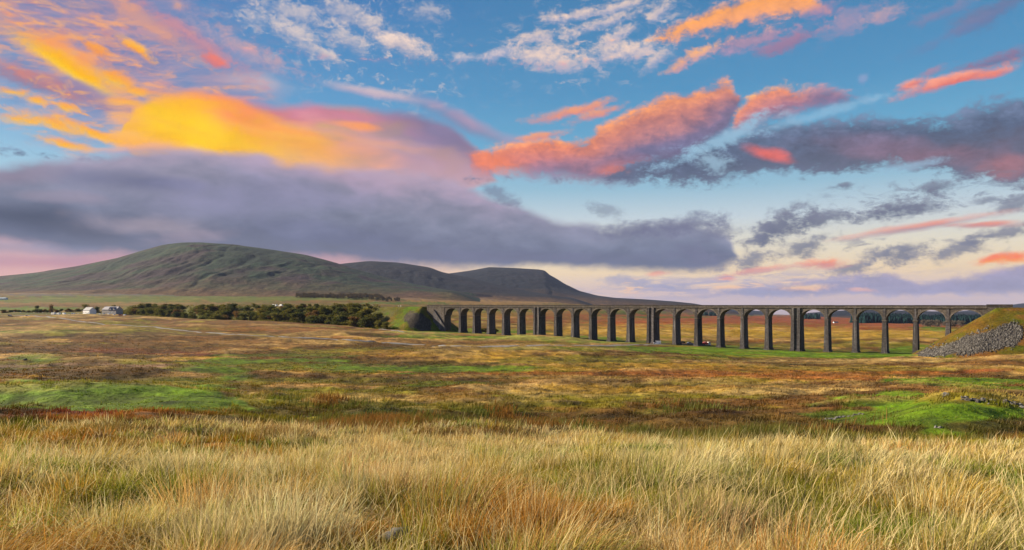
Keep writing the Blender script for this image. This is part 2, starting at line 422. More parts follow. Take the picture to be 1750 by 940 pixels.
def land_material(name, fine=1.0):
    m, nt, out = material(name)
    b = nt.node('ShaderNodeBsdfPrincipled')
    b.inputs['Roughness'].default_value = .95; b.inputs['Specular IOR Level'].default_value = .1
    at = nt.node('ShaderNodeAttribute', attribute_name='Col')
    geo = nt.node('ShaderNodeNewGeometry')
    n1 = nt.noise(geo.outputs['Position'], .9 * fine, 5, .65)
    n2 = nt.noise(geo.outputs['Position'], .13 * fine, 4, .6)
    k = (n1 - .5) * 2.2 + (n2 - .5) * .8 + 1.0
    c = nt.mix(1.0, V_(nt, at.outputs['Color']), nt.comb(k, k, k), 'MULTIPLY')
    nt.put(b.inputs['Base Color'], c)
    bu = nt.node('ShaderNodeBump'); bu.inputs['Strength'].default_value = .9; bu.inputs['Distance'].default_value = .35 / fine
    nt.put(bu.inputs['Height'], n1 + n2 * 1.5)
    nt.l.new(bu.outputs[0], b.inputs['Normal'])
    nt.l.new(b.outputs[0], out.inputs['Surface'])
    return m

MAT_LAND = land_material('moorland vegetation', 1.0)
MAT_HILL = land_material('fellside vegetation', .06)

def grid_faces(nr, nc, wrap=False):
    i = np.arange(nr - 1)[:, None]; j = np.arange(nc if wrap else nc - 1)[None, :]
    j2 = (j + 1) % nc
    return np.stack([i * nc + j, i * nc + j2, (i + 1) * nc + j2, (i + 1) * nc + j], -1).reshape(-1, 4)

def build_ground():
    az = np.concatenate([np.linspace(-180, -46, 45)[:-1], np.linspace(-46, 46, 760), np.linspace(46, 180, 45)[1:-1]])
    rr = np.concatenate([np.exp(np.linspace(math.log(.6), math.log(22), 110))[:-1], np.exp(np.linspace(math.log(22), math.log(1300), 560))[:-1], np.exp(np.linspace(math.log(1300), math.log(16000), 140))])
    A, RR = np.meshgrid(R(1) * az, rr)
    x = (RR * np.sin(A)).ravel(); y = (RR * np.cos(A)).ravel()
    z = ground_z(x, y)
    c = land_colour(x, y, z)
    V = np.stack([x, y, z], -1)
    n = len(V)
    V = np.concatenate([V, [[0, 0, float(z[:len(az)].mean())]]]); c = np.concatenate([c, c[:1]])
    fs = grid_faces(len(rr), len(az), True)[:, ::-1]
    k = np.arange(len(az)); cap = np.stack([np.full(len(az), n), (k + 1) % len(az), k], -1)
    o = mesh_np('ground', V, [fs, cap], MAT_LAND, True, c)
    tag(o, 'rolling autumn moorland of tan, rust and green grass below the viaduct', 'ground', kind='structure')
    return o
GROUND = build_ground()

# ------------------------------------------------------------------ fells
def build_hill(label, pts, Yc, Yf, foot_py, seed, cols, back=1.5, gull=1.0, g_pow=1.0, sm=2.0):
    pxs = np.arange(pts[0][0], pts[-1][0] + .1, 2.5)
    P = np.array(pts, float)
    crest = np.interp(pxs, P[:, 0], P[:, 1])
    kk = np.exp(-.5 * (np.arange(-9, 10) / sm) ** 2); kk /= kk.sum()
    crest = np.convolve(np.pad(crest, 9, mode='edge'), kk, 'valid')
    ts = np.concatenate([np.linspace(-.15, 1, 170), np.linspace(1, back, 30)[1:]])
    PX, T = np.meshgrid(pxs, ts)
    Y = Yf + (Yc - Yf) * T
    X = (PX - CX) / F * Y
    zc = EYE + (HY - crest)[None, :] / F * Yc + 0 * T
    zf = EYE + (HY - np.maximum(foot_py, crest + 1.5))[None, :] / F * Yf + 0 * T
    t = np.clip(T, -.2, 1)
    g = np.where(t > 0, (3 * t * t - 2 * t ** 3) * .75 + .25 * t ** 1.6, t * .4)
    g = g ** g_pow if g_pow != 1 and False else g
    z = zf + (zc - zf) * g
    gnd = ground_z(X.ravel(), Y.ravel()).reshape(X.shape)
    bl = sstep(.0, .34, T) * sstep(0, 70, PX - pxs[0]) * sstep(0, 70, pxs[-1] - PX)
    z = np.where(T <= 1, (gnd - 6) * (1 - bl) + np.maximum(z, gnd - 6) * bl, z)
    z = np.where(T > 1, zc - (zc - zf) * np.clip((T - 1) / (back - 1), 0, 1) ** 2 * .8, z)
    hgt = np.clip((zc - zf) / 250, 0, 1.2)
    # gullies run down the slope, terraces run along it
    warp = (fbm(X / 500, Y / 500, 3, seed) - .5) * 260
    gl = np.abs(fbm((X + warp) / 130 + T * 1.2, T * 2.4, 4, seed + 1) - .5) * 2
    env = np.clip(4 * t * (1 - t), 0, 1)
    z = z + (gl - .4) * 17 * env * bl * hgt * gull + (fbm(X / 260, Y / 260, 5, seed + 2) - .5) * 26 * env * hgt + (fbm(X / 60, Y / 80, 4, seed + 3) - .5) * 10 * hgt * np.clip(env + .08, 0, 1)
    x = X.ravel(); y = Y.ravel(); zz = z.ravel(); tt = T.ravel(); gg = gl.ravel()
    nA = fbm(x / 300, tt * 5, 5, seed + 5); nB = fbm(x / 90, y / 140, 4, seed + 6); nC = fbm(x / 900, tt * 14, 4, seed + 7); nD = fbm(x / 25, y / 50, 3, seed + 8)
    k = np.clip(.5 + (nA - .5) * 2.4 + (nB - .5) * 1.4, 0, 1)
    c = np.stack([np.interp(k, [0, .35, .6, 1], [cols[q][i] for q in range(4)]) for i in range(3)], -1)
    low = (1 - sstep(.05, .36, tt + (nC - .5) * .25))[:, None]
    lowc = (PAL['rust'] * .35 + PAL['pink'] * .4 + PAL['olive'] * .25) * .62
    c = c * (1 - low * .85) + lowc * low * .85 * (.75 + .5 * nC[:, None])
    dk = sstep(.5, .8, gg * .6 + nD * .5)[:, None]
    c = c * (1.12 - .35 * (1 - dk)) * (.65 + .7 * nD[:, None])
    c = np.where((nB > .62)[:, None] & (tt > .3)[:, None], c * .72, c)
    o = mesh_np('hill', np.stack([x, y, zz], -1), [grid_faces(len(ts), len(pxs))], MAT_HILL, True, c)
    tag(o, label, 'hill', kind='structure')
    return o
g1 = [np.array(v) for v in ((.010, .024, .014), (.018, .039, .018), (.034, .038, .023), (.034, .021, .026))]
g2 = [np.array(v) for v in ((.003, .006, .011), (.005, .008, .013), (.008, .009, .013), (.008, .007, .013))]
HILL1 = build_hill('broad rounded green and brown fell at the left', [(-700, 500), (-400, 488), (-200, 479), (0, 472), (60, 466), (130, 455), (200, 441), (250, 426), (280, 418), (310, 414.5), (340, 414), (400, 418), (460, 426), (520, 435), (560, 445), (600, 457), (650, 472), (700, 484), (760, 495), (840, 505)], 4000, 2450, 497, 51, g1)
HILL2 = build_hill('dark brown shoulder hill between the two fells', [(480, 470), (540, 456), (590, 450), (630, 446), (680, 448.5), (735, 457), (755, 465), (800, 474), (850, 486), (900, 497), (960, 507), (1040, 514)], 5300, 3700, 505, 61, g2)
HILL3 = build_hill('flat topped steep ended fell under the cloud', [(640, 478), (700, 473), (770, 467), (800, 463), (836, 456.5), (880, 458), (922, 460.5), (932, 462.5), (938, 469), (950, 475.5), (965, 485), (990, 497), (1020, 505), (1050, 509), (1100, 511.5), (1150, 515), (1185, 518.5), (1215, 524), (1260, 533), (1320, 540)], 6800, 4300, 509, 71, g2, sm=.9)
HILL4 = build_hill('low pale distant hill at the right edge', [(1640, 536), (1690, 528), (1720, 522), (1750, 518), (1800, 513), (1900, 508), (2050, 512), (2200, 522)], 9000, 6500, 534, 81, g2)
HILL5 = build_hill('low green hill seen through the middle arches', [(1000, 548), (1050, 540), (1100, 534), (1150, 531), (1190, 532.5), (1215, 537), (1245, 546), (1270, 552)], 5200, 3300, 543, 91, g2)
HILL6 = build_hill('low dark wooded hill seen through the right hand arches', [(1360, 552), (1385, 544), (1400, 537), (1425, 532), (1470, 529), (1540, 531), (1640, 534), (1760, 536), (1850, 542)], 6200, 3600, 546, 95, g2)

# ------------------------------------------------------------------ railway embankments
def emb_height(s, d, s0, sgn, ztop, half=5.5, slope=1.55):
    endk = 1.45 if sgn > 0 else 1.05
    a = np.maximum((s0 - s) * sgn, 0)            # beyond the end
    b = np.maximum(np.abs(d - 4.2) - half, 0)
    dist = np.hypot(a * endk, b)
    n = (fbm(s / 14, d / 9, 4, 41) - .5)
    return ztop - np.maximum(dist + n * 3.0 * sstep(0, 12, dist), 0) / slope + n * .6, dist

def build_embankment(label, s0, s1, sgn, ztop, tcol):
    S = np.arange(min(s0 - sgn * 50, s1), max(s0 - sgn * 50, s1), 1.2); D = np.arange(-52, 62, 1.2)
    DD, SS = np.meshgrid(D, S)
    s = SS.ravel(); d = DD.ravel()
    h, dist = emb_height(s, d, s0, sgn, EYE + ztop)
    x = VP0[0] + VD[0] * s + VN[0] * d; y = VP0[1] + VD[1] * s + VN[1] * d
    n = fbm(s / 9, d / 9, 4, 43); n2 = fbm(s / 2.5, d / 2.5, 3, 44)
    k = np.clip(.5 + (n - .5) * 2.5, 0, 1)[:, None]
    c = (PAL['green'] * k + (PAL['olive'] * .7 + PAL['brown'] * .3) * (1 - k)) * .6 * (.6 + .8 * n2[:, None])
    t = sstep(.55, .7, fbm(s / 20, d / 6, 3, 45))[:, None]; c = c * (1 - t * .7) + PAL['brown'] * t * .7
    if tcol is not None: c = tcol(x, y, h, s, d, c)
    f = grid_faces(len(S), len(D))
    g = ground_z(x, y)
    keep = (h > g - 1.5)[f].any(1)
    o = mesh_np('embankment', np.stack([x, y, h], -1), [f[keep]], MAT_LAND, True, c)
    tag(o, label, 'embankment', kind='structure')
    return o

SCREE = [(1566, 608), (1590, 598), (1640, 583), (1672, 571), (1700, 562), (1735, 552), (1744, 562), (1740, 590), (1690, 597), (1640, 604), (1600, 609)]
def in_poly(px, py, poly):
    ins = np.zeros(len(px), bool); n = len(poly)
    for i in range(n):
        x0, y0 = poly[i]; x1, y1 = poly[(i + 1) % n]
        if y0 == y1: continue
        c = ((y0 > py) != (y1 > py)) & (px < (x1 - x0) * (py - y0) / (y1 - y0) + x0)
        ins ^= c
    return ins
def right_col(x, y, h, s, d, c):
    c[:] = c * np.array((.95, .74, .9)) + PAL['umber'] * .12
    px = CX + F * x / y; py = HY - F * (h - EYE) / y
    m = in_poly(px + (fbm(s / 6, d / 6, 3, 46) - .5) * 22, py + (fbm(s / 5, d / 5, 3, 47) - .5) * 9, SCREE) & (d < 4)
    c[m] = np.array((.06, .056, .055)) * (.7 + .6 * rng.random((m.sum(), 1)))
    return c
def left_col(x, y, h, s, d, c):
    c[:] = c * np.where(s < 340, 1.25, 1.0)[:, None]  # end slope coloured lighter to offset the shade it lies in
    w = ((s > 348) & (d < 1) & (d > -46))[:, None] * sstep(.3, .45, fbm(s / 12, d / 8, 3, 49))[:, None] * .85
    c[:] = c * (1 - w) + np.array((.075, .07, .018)) * w
    px = CX + F * x / y; py = HY - F * (h - EYE) / y
    m = in_poly(px + (fbm(s / 6, d / 6, 3, 46) - .5) * 18, py + (fbm(s / 5, d / 5, 3, 47) - .5) * 9, [(690, 545), (700, 532), (722, 536), (738, 552), (728, 566), (702, 560)]) & (d < 4)
    c[m] = np.array((.05, .042, .032)) * (.7 + .6 * rng.random((m.sum(), 1)))
    return c
S_R, S_L = -103.5, 323.0
EMB_R = build_embankment('grassy brown railway embankment at the right end of the viaduct', S_R, -420, -1, -1.6, right_col)
EMB_L = build_embankment('long green railway embankment at the left end of the viaduct', S_L, 900, 1, -1.7, left_col)

def emb_point(s, d, s0, sgn, ztop):
    h, _ = emb_height(np.array([s], float), np.array([d], float), s0, sgn, EYE + ztop)
    x = VP0[0] + VD[0] * s + VN[0] * d; y = VP0[1] + VD[1] * s + VN[1] * d
    return x, y, max(float(h[0]), gz(x, y))
# ------------------------------------------------------------------ sky, sun, air
SKY_STRENGTH = .1
EXPOSURE = 1.5
SUN_AZ, SUN_EL = -74.0, 25.0     # degrees: bearing from straight ahead (left negative), altitude

def srgb(*c):
    return tuple((v / 255 / 12.92) if v / 255 <= .04045 else ((v / 255 + .055) / 1.055) ** 2.4 for v in c)
KSKY = 1.0 / (SKY_STRENGTH * 2 ** EXPOSURE)
def sk(*c, g=1.0):
    return tuple(v * KSKY * g for v in srgb(*c))

def azel(px, py):
    u = (px - CX) / F
    return math.degrees(math.atan(u)), math.degrees(math.atan((HY - py) / F / math.sqrt(1 + u * u)))

def build_world():
    w = bpy.data.worlds.new('World'); SC.world = w; w.use_nodes = True
    nt = NT(w.node_tree); nt.n.clear()
    out = nt.node('ShaderNodeOutputWorld'); bg = nt.node('ShaderNodeBackground')
    bg.inputs['Strength'].default_value = SKY_STRENGTH
    nt.l.new(bg.outputs[0], out.inputs[0])
    tc = nt.node('ShaderNodeTexCoord')
    sep = nt.node('ShaderNodeSeparateXYZ'); nt.l.new(tc.outputs['Generated'], sep.inputs[0])
    x, y, z = (V_(nt, sep.outputs[i]) for i in range(3))
    az = nt.math('ARCTAN2', x, y) * (180 / math.pi)
    el = nt.math('ARCSINE', z) * (180 / math.pi)
    A0, A1, E1 = -60.0, 60.0, 40.0
    def nrm(a): return nt.lin(A0, A1, a)
    # clear sky
    sky = nt.node('ShaderNodeTexSky', sky_type='NISHITA', sun_disc=False)
    sky.sun_elevation = R(SUN_EL); sky.sun_rotation = R(SUN_AZ); sky.altitude = 300; sky.air_density = 1.0; sky.dust_density = 1.2; sky.ozone_density = 2.0
    grad = nt.ramp(nt.lin(-2, 48, el), [((e + 2) / 50, c) for e, c in [(-2, sk(150, 140, 150)), (0, sk(198, 176, 182)), (1.2, sk(212, 182, 172)), (2.6, sk(240, 208, 160)), (4.6, sk(228, 216, 190)), (7, sk(196, 208, 214)), (9.5, sk(146, 186, 206)), (13, sk(100, 165, 200)), (17, sk(78, 144, 188)), (23, sk(64, 126, 174)), (40, sk(42, 94, 148))]])
    left = nt.smooth(2, -16, az)
    gl = nt.ramp(nt.lin(-2, 48, el), [((e + 2) / 50, c) for e, c in [(-2, sk(150, 125, 135)), (0, sk(200, 130, 125)), (1.6, sk(216, 134, 116)), (3.0, sk(188, 118, 132)), (6, sk(166, 134, 160)), (9.5, sk(150, 190, 210)), (13, sk(100, 164, 205)), (19, sk(72, 135, 186)), (26, sk(52, 108, 172)), (40, sk(42, 100, 165))]])
    base = nt.mix(left * .9, grad, gl)
    col = nt.mix(.05, base, V_(nt, sky.outputs[0]))
    # wind-drawn coordinates shared by all clouds
    P = nt.comb(az * .1, el * .22, 0.0)
    Pf = nt.comb(az * .1, el * .16, 3.7)
    w1 = nt.noise(Pf, 2.2, 3, .5, color=True)
    sw = nt.node('ShaderNodeSeparateColor'); nt.l.new(w1.s, sw.inputs[0])
    wa = V_(nt, sw.outputs[0]) - .5; we = V_(nt, sw.outputs[1]) - .5
    fluff = nt.noise(Pf, 7.0, 7, .62, .4) - .5           # crisp billows
    fine = nt.noise(nt.comb(az * .1, el * .17, 1.9), 26.0, 6, .65, .3) - .5
    fluff = fluff + fine * .5
    soft = nt.noise(P, 2.6, 4, .5, .3) - .5               # slow rolls
    wisp = nt.noise(nt.comb(az * .06 + el * .05, el * .42 - az * .07, 9.0), 3.0, 7, .66, .5) - .5
    both = soft * .7 + fluff * .55
    st = {'col': col}

    def band(top, bot, cols, soft_t=.6, soft_b=.6, warp=(1.5, .8), er=1.0, en='fluff', op=1.0, tint=None, vn=.5, hl=None, eg=.0):
        """a cloud between two silhouettes (photo-surveyed bearings/altitudes).  cols: [(height 0..1, colour)];
        tint: [(px, 0..1)] shifts to the second colour list; er: how far noise eats the edge (degrees)"""
        a = az + wa * warp[0] * 2; e = el + we * warp[1] * 2
        an = nrm(a)
        def cv(pts):
            q = [azel(*p) for p in pts]
            return nt.curve(an, [((p[0] - A0) / (A1 - A0), p[1] / E1) for p in q]) * E1
        T = cv(top); B = cv(bot)
        nz = {'fluff': fluff, 'soft': soft, 'wisp': wisp, 'both': both}[en]
        dt = (T - e) + nz * er * 2; db = (e - B) + nz * er * 2
        al = nt.smooth(0, soft_t, dt) * nt.smooth(0, soft_b, db)
        if eg: al = al * nt.smooth(-.5 + eg, .1 + eg, nz + .35)
        h = (e - B) / (T - B).max(.15) + nz * vn + soft * vn * .6
        c = nt.ramp(h, cols[0])
        if tint is not None:
            tq = [(azel(p, HY)[0], v) for p, v in tint]
            tv = nt.curve(an, [((p - A0) / (A1 - A0), v) for p, v in tq])
            c = nt.mix((tv + soft * .5).max(0).min(1), c, nt.ramp(h, cols[1]))
        if hl:
            for (hx, hy, rx, ry, rot, hc, hs) in hl:
                c = nt.mix(spot(hx, hy, rx, ry, rot) * hs, c, hc)
        g_ = (nz * (.8 if en == 'fluff' else .12) + soft * .45 + 1.0).max(.5)
        gv = nt.node('ShaderNodeCombineColor'); [nt.put(gv.inputs[q_], g_) for q_ in range(3)]
        c = nt.mix(1.0, c, V_(nt, gv.outputs[0]), 'MULTIPLY')
        st['col'] = nt.mix((al * op).max(0).min(1), st['col'], c)

    def group(name, ins, outs, fn):
        t = bpy.data.node_groups.new(name, 'ShaderNodeTree'); g = NT(t)
        for n_, ty in ins: t.interface.new_socket(n_, in_out='INPUT', socket_type=ty)
        for n_, ty in outs: t.interface.new_socket(n_, in_out='OUTPUT', socket_type=ty)
        gi = g.node('NodeGroupInput'); go = g.node('NodeGroupOutput')
        for i, v in enumerate(fn(g, [V_(g, o) for o in gi.outputs[:len(ins)]])): g.put(go.inputs[i], v)
        return t
    def _mask(g, a_, e_, nz, k, amp):
        u = g.math('MULTIPLY_ADD', e_, k[1], g.math('MULTIPLY_ADD', a_, k[0], k[2]))
        v = g.math('MULTIPLY_ADD', e_, k[4], g.math('MULTIPLY_ADD', a_, k[3], k[5]))
        d = g.math('SQRT', g.math('MULTIPLY_ADD', v, v, u * u))
        return g.smooth(1.35, .15, g.math('MULTIPLY_ADD', nz, amp, d)), v
    def _g_puff(g, i):
        m, v = _mask(g, i[0], i[1], i[2], i[3:9], i[9])
        h = g.smooth(-.8, .8, g.math('MULTIPLY_ADD', i[2], 2.0, v))
        return [g.mix(m * i[10], i[13], g.mix(h, i[12], i[11]))]
    def _g_spot(g, i):
        m, v = _mask(g, i[0], i[1], i[2], i[3:9], i[9])
        return [m * i[10]]
    _common = [(n_, 'NodeSocketFloat') for n_ in ('az', 'el', 'nz', 'k0', 'k1', 'k2', 'k3', 'k4', 'k5', 'amp', 'op')]
    GP = group('cloud puff', _common + [('top', 'NodeSocketColor'), ('bot', 'NodeSocketColor'), ('in', 'NodeSocketColor')], [('out', 'NodeSocketColor')], _g_puff)
    GS = group('cloud patch', _common, [('out', 'NodeSocketFloat')], _g_spot)
    CO = {w_: (az + wa * (w_ * 1.6), el + we * (w_ * .9)) for w_ in (1.0, 1.4, .6)}
    def _place(n, px, py, rx, ry, rot, nz, amp, w, op):
        a0, e0 = azel(px, py)
        ke = math.degrees(1 / F) / math.sqrt(1 + ((px - CX) / F) ** 2); ka = math.degrees(1 / F) / (1 + ((px - CX) / F) ** 2)
        ca, sa = math.cos(R(rot)), math.sin(R(rot))
        k = [ca / ka / rx, sa / ke / rx, 0, -sa / ka / ry, ca / ke / ry, 0]
        k[2] = -k[0] * a0 - k[1] * e0; k[5] = -k[3] * a0 - k[4] * e0
        nt.put(n.inputs[0], CO[w][0]); nt.put(n.inputs[1], CO[w][1]); nt.put(n.inputs[2], nz)
        for i in range(6): n.inputs[3 + i].default_value = k[i]
        n.inputs[9].default_value = -2 * amp; n.inputs[10].default_value = op
    def spot(px, py, rx, ry, rot=0.0, nz=None, amp=1.0, w=1.0):
        """soft elliptical mask in degrees-of-sky, size in photo pixels"""
        n = nt.node('ShaderNodeGroup'); n.node_tree = GS
        _place(n, px, py, rx, ry, rot, nz if nz is not None else soft, amp, w, 1.0)
        return V_(nt, n.outputs[0])
    def puff(px, py, rx, ry, rot, ctop, cbot, nz='fluff', amp=.9, op=1.0, w=1.0):
        """a single small cloud: lit above, shaded below"""
        n = nt.node('ShaderNodeGroup'); n.node_tree = GP
        _place(n, px, py, rx, ry, rot, {'fluff': fluff, 'soft': soft, 'wisp': wisp, 'both': both}[nz], amp, w, op)
        nt.put(n.inputs[11], ctop); nt.put(n.inputs[12], cbot); nt.put(n.inputs[13], st['col'])
        st['col'] = V_(nt, n.outputs[0])

    def field(mask, scale, cut, wid, c0, c1, op=1.0, stretch=(1.0, 2.0), shear=0.0, seed=0.0, detail=7):
        """many small ragged clouds inside a mask"""
        n = nt.noise(nt.comb(az * .1 * stretch[0] + el * shear, el * .1 * stretch[1] - az * shear * .4, seed), scale, detail, .62, .5)
        n2 = nt.noise(nt.comb(az * .1 * stretch[0] + el * shear, (el + .5) * .1 * stretch[1] - az * shear * .4, seed), scale, 4, .6, .5)
        a = nt.smooth(cut, cut + wid, n) * mask
        sh = nt.smooth(-.10, .12, n - n2)
        st['col'] = nt.mix(a * op, st['col'], nt.mix(sh, c0, c1))

    white = sk(226, 208, 200); whited = sk(160, 165, 190); peach = sk(246, 190, 150)
    # the rest of the vault, out of the picture: broken mauve and peach cloud
    away = (nt.smooth(24, 34, el) + nt.smooth(44, 60, nt.math('ABSOLUTE', az))).min(1)
    field(away, 2.2, .5, .2, sk(120, 125, 160), sk(215, 180, 170), .9, (1, 1.5), 0, 5.0, 5)
    # high white flecks
    field(spot(560, 50, 230, 110, -20, soft, .7), 9, .50, .2, whited, white, .8, (1.0, 1.5), 0.02, 1.3)
    for a in ((505, 22, 60, 20, -10), (590, 20, 50, 18, -14), (500, 52, 70, 16, -12), (530, 78, 60, 14, -22), (600, 68, 40, 16, -20), (640, 40, 26, 14, -10), (560, 92, 30, 10, -30)):
        puff(*a, white, whited, 'fluff', 1.3, .7)
    puff(690, 74, 52, 17, -16, sk(240, 214, 200), sk(170, 170, 190), 'fluff', 1.1)
    puff(672, 70, 28, 14, 10, sk(245, 220, 205), sk(190, 180, 190), 'fluff', 1.0, .9)
    puff(730, 22, 40, 12, 0, white, whited, 'fluff', 1.5, .5)
    puff(792, 98, 26, 8, 0, sk(220, 205, 205), sk(170, 175, 200), 'fluff', 1.0, .8)
    puff(848, 90, 34, 11, 18, sk(225, 205, 205), sk(165, 170, 200), 'fluff', 1.2, .8)
    field(spot(1010, 70, 180, 75, 8, soft, .7), 8, .5, .2, sk(165, 170, 195), sk(238, 212, 200), .75, (1.0, 1.9), 0.0, 2.2)
    for a in ((925, 64, 52, 11, 4), (925, 92, 60, 18, 0), (960, 108, 60, 16, -8), (1055, 12, 44, 9, 6), (1030, 42, 62, 9, 12), (985, 26, 40, 8, 10), (1050, 92, 60, 20, 6), (1085, 88, 40, 16, 14), (1060, 60, 40, 10, 20), (1120, 100, 30, 12, 30), (1130, 22, 30, 14, 30), (950, 32, 30, 8, 0)):
        puff(*a, sk(244, 214, 196), sk(172, 172, 196), 'fluff', 1.25, .8)
    puff(640, 160, 85, 9, -6, sk(225, 195, 195), sk(190, 170, 190), 'soft', .5, .8)
    puff(440, 145, 70, 20, -4, sk(225, 195, 190), sk(170, 165, 190), 'soft', .5, .75)
    # upper left: streaked orange and mauve altocumulus
    mL = spot(170, 90, 330, 150, -14, soft, .6)
    st['col'] = nt.mix(mL * .8, st['col'], nt.mix(nt.smooth(-.15, .2, wisp), sk(125, 125, 170), sk(196, 150, 160)))
    field(mL, 5.0, .45, .22, sk(205, 140, 140), sk(250, 172, 112), .85, (1.0, 2.6), .03, 4.1)
    field(spot(60, 50, 180, 80, -12, soft, .5), 6, .42, .25, sk(235, 150, 120), sk(252, 178, 105), .8, (.8, 3.0), .03, 6.6)
    puff(250, 40, 130, 20, -22, sk(240, 165, 120), sk(200, 150, 150), 'fluff', 1.0, .7)
    puff(330, 70, 130, 18, -24, sk(215, 140, 145), sk(165, 135, 165), 'fluff', 1.1, .75)
    puff(420, 85, 110, 20, -18, sk(205, 165, 170), sk(150, 150, 185), 'fluff', 1.3, .7)
    puff(362, 101, 24, 8, -14, sk(240, 125, 110), sk(205, 120, 130), 'fluff', .9, .95)
    puff(232, 82, 40, 10, -22, sk(255, 185, 70), sk(255, 165, 40), 'fluff', .9)
    puff(160, 80, 30, 8, -20, sk(255, 165, 60), sk(245, 150, 60), 'fluff', 1.0, .9)
    # glowing bar
    puff(120, 100, 120, 26, -18, sk(250, 160, 90), sk(255, 190, 30), 'fluff', .8, .95)
    puff(125, 117, 100, 14, -22, sk(255, 180, 20), sk(255, 205, 10), 'soft', .5, 1.0)
    puff(195, 130, 30, 16, -10, sk(255, 160, 50), sk(255, 195, 20), 'fluff', .7, .9)
    puff(232, 153, 20, 9, -10, sk(255, 175, 60), sk(255, 190, 20), 'fluff', .8, .95)
    puff(60, 140, 150, 18, -10, sk(215, 130, 115), sk(140, 120, 150), 'fluff', .9, .9)
    puff(170, 165, 120, 14, -12, sk(150, 130, 165), sk(130, 125, 165), 'soft', .8, .8)
    field(spot(110, 190, 190, 55, -8, soft, .5), 8, .47, .2, sk(225, 140, 130), sk(255, 180, 80), .85, (1.0, 2.2), .02, 8.8)
    for a in ((55, 172, 22, 8, 0), (108, 181, 22, 8, -4), (20, 160, 30, 7, 6), (30, 205, 40, 9, 0), (90, 212, 70, 10, -8), (160, 226, 80, 9, -14), (110, 244, 60, 7, -4), (200, 238, 50, 8, -12), (215, 172, 30, 7, 4)):
        puff(*a, sk(255, 170, 70), sk(255, 190, 25), 'fluff', .9, .95)
    # mauve cap and orange shelf right of it
    band([(150, 285), (205, 250), (225, 185), (255, 155), (310, 147), (370, 152), (430, 160), (480, 172), (560, 170), (640, 178), (700, 186), (760, 205), (820, 250), (880, 340), (930, 420)],
         [(150, 255), (205, 252), (260, 290), (400, 310), (520, 320), (700, 340), (800, 330), (860, 318), (880, 345), (930, 350)],
         ([(0, sk(255, 178, 60)), (.35, sk(255, 190, 20)), (.7, sk(255, 200, 10)), (1, sk(255, 170, 70))], [(0, sk(200, 165, 175)), (.45, sk(185, 150, 165)), (.7, sk(150, 130, 160)), (1, sk(190, 135, 155))]),
         1.0, .6, (1.2, .5), .30, 'both', 1.0, [(0, 0), (370, .02), (500, .35), (600, .72), (700, .95), (760, 1), (1750, 1)], .25,
         [(420, 195, 75, 36, -18, sk(255, 135, 95), .9), (465, 182, 85, 20, -22, sk(206, 122, 140), .9), (560, 192, 130, 22, -6, sk(205, 130, 150), .95), (700, 205, 110, 22, -16, sk(150, 125, 155), .8), (610, 216, 45, 8, -2, sk(255, 160, 85), .9), (520, 245, 130, 24, -10, sk(255, 175, 70), .85), (610, 250, 80, 30, -14, sk(228, 160, 140), .7), (340, 225, 80, 26, -8, sk(255, 205, 5), .9), (320, 175, 50, 22, 0, sk(255, 185, 20), .6), (760, 225, 110, 24, -26, sk(125, 118, 152), .8), (690, 250, 90, 12, -10, sk(190, 155, 165), .8), (850, 235, 90, 20, -28, sk(135, 130, 165), .6)])
    for a, t_, b_, o_ in (((215, 205, 34, 40, 70), sk(255, 180, 110), sk(250, 175, 100), .75), ((232, 240, 60, 14, -4), sk(255, 190, 90), sk(255, 180, 90), .8), ((300, 165, 110, 9, -3), sk(255, 165, 90), sk(255, 178, 60), .7), ((390, 180, 100, 12, -10), sk(255, 150, 95), sk(255, 165, 70), .6), ((290, 215, 90, 8, -6), sk(255, 188, 50), sk(255, 205, 20), .6), ((470, 225, 140, 9, -8), sk(255, 160, 85), sk(255, 185, 80), .6), ((600, 235, 120, 8, -6), sk(225, 160, 150), sk(240, 170, 120), .55), ((420, 270, 150, 8, -3), sk(255, 190, 90), sk(250, 180, 110), .6), ((250, 258, 110, 8, 4), sk(240, 175, 140), sk(190, 160, 180), .7)):
        puff(*a, t_, b_, 'wisp', 1.2, o_, 1.4)
    puff(800, 212, 110, 16, -22, sk(200, 145, 165), sk(135, 128, 162), 'soft', .4, .65)
    # centre right: long orange bank
    band([(640, 300), (760, 266), (790, 254), (860, 238), (920, 228), (980, 232), (1040, 200), (1080, 178), (1130, 158), (1180, 145), (1235, 130), (1262, 145), (1285, 175), (1330, 215), (1400, 240)],
         [(640, 250), (760, 262), (790, 272), (815, 305), (880, 312), (960, 318), (1040, 325), (1100, 318), (1160, 302), (1220, 262), (1265, 215), (1285, 178), (1330, 225), (1400, 245)],
         ([(0, sk(190, 135, 140)), (.25, sk(165, 125, 145)), (.5, sk(205, 125, 122)), (.75, sk(236, 138, 104)), (1, sk(255, 176, 112))], [(0, sk(104, 110, 142)), (.4, sk(132, 116, 146)), (.72, sk(205, 132, 122)), (1, sk(252, 160, 98))]),
         1.0, 1.4, (1.3, .6), .85, 'fluff', 1.0, [(0, 0), (860, 0), (1000, .5), (1120, .95), (1300, 1), (1750, 1)], .4,
         [(1060, 283, 60, 14, 8, sk(245, 125, 80), .95), (1200, 240, 90, 22, 24, sk(120, 112, 145), .8), (850, 285, 60, 22, -8, sk(240, 130, 90), .8), (960, 290, 90, 20, 10, sk(140, 120, 150), .7), (1100, 265, 90, 16, 14, sk(110, 110, 145), .8)])
    for a in ((955, 195, 62, 9, 10), (1000, 185, 46, 9, 14), (1015, 196, 44, 9, 14), (920, 233, 50, 7, 8)):
        puff(*a, sk(240, 160, 120), sk(222, 140, 130), 'fluff', .9, .9)
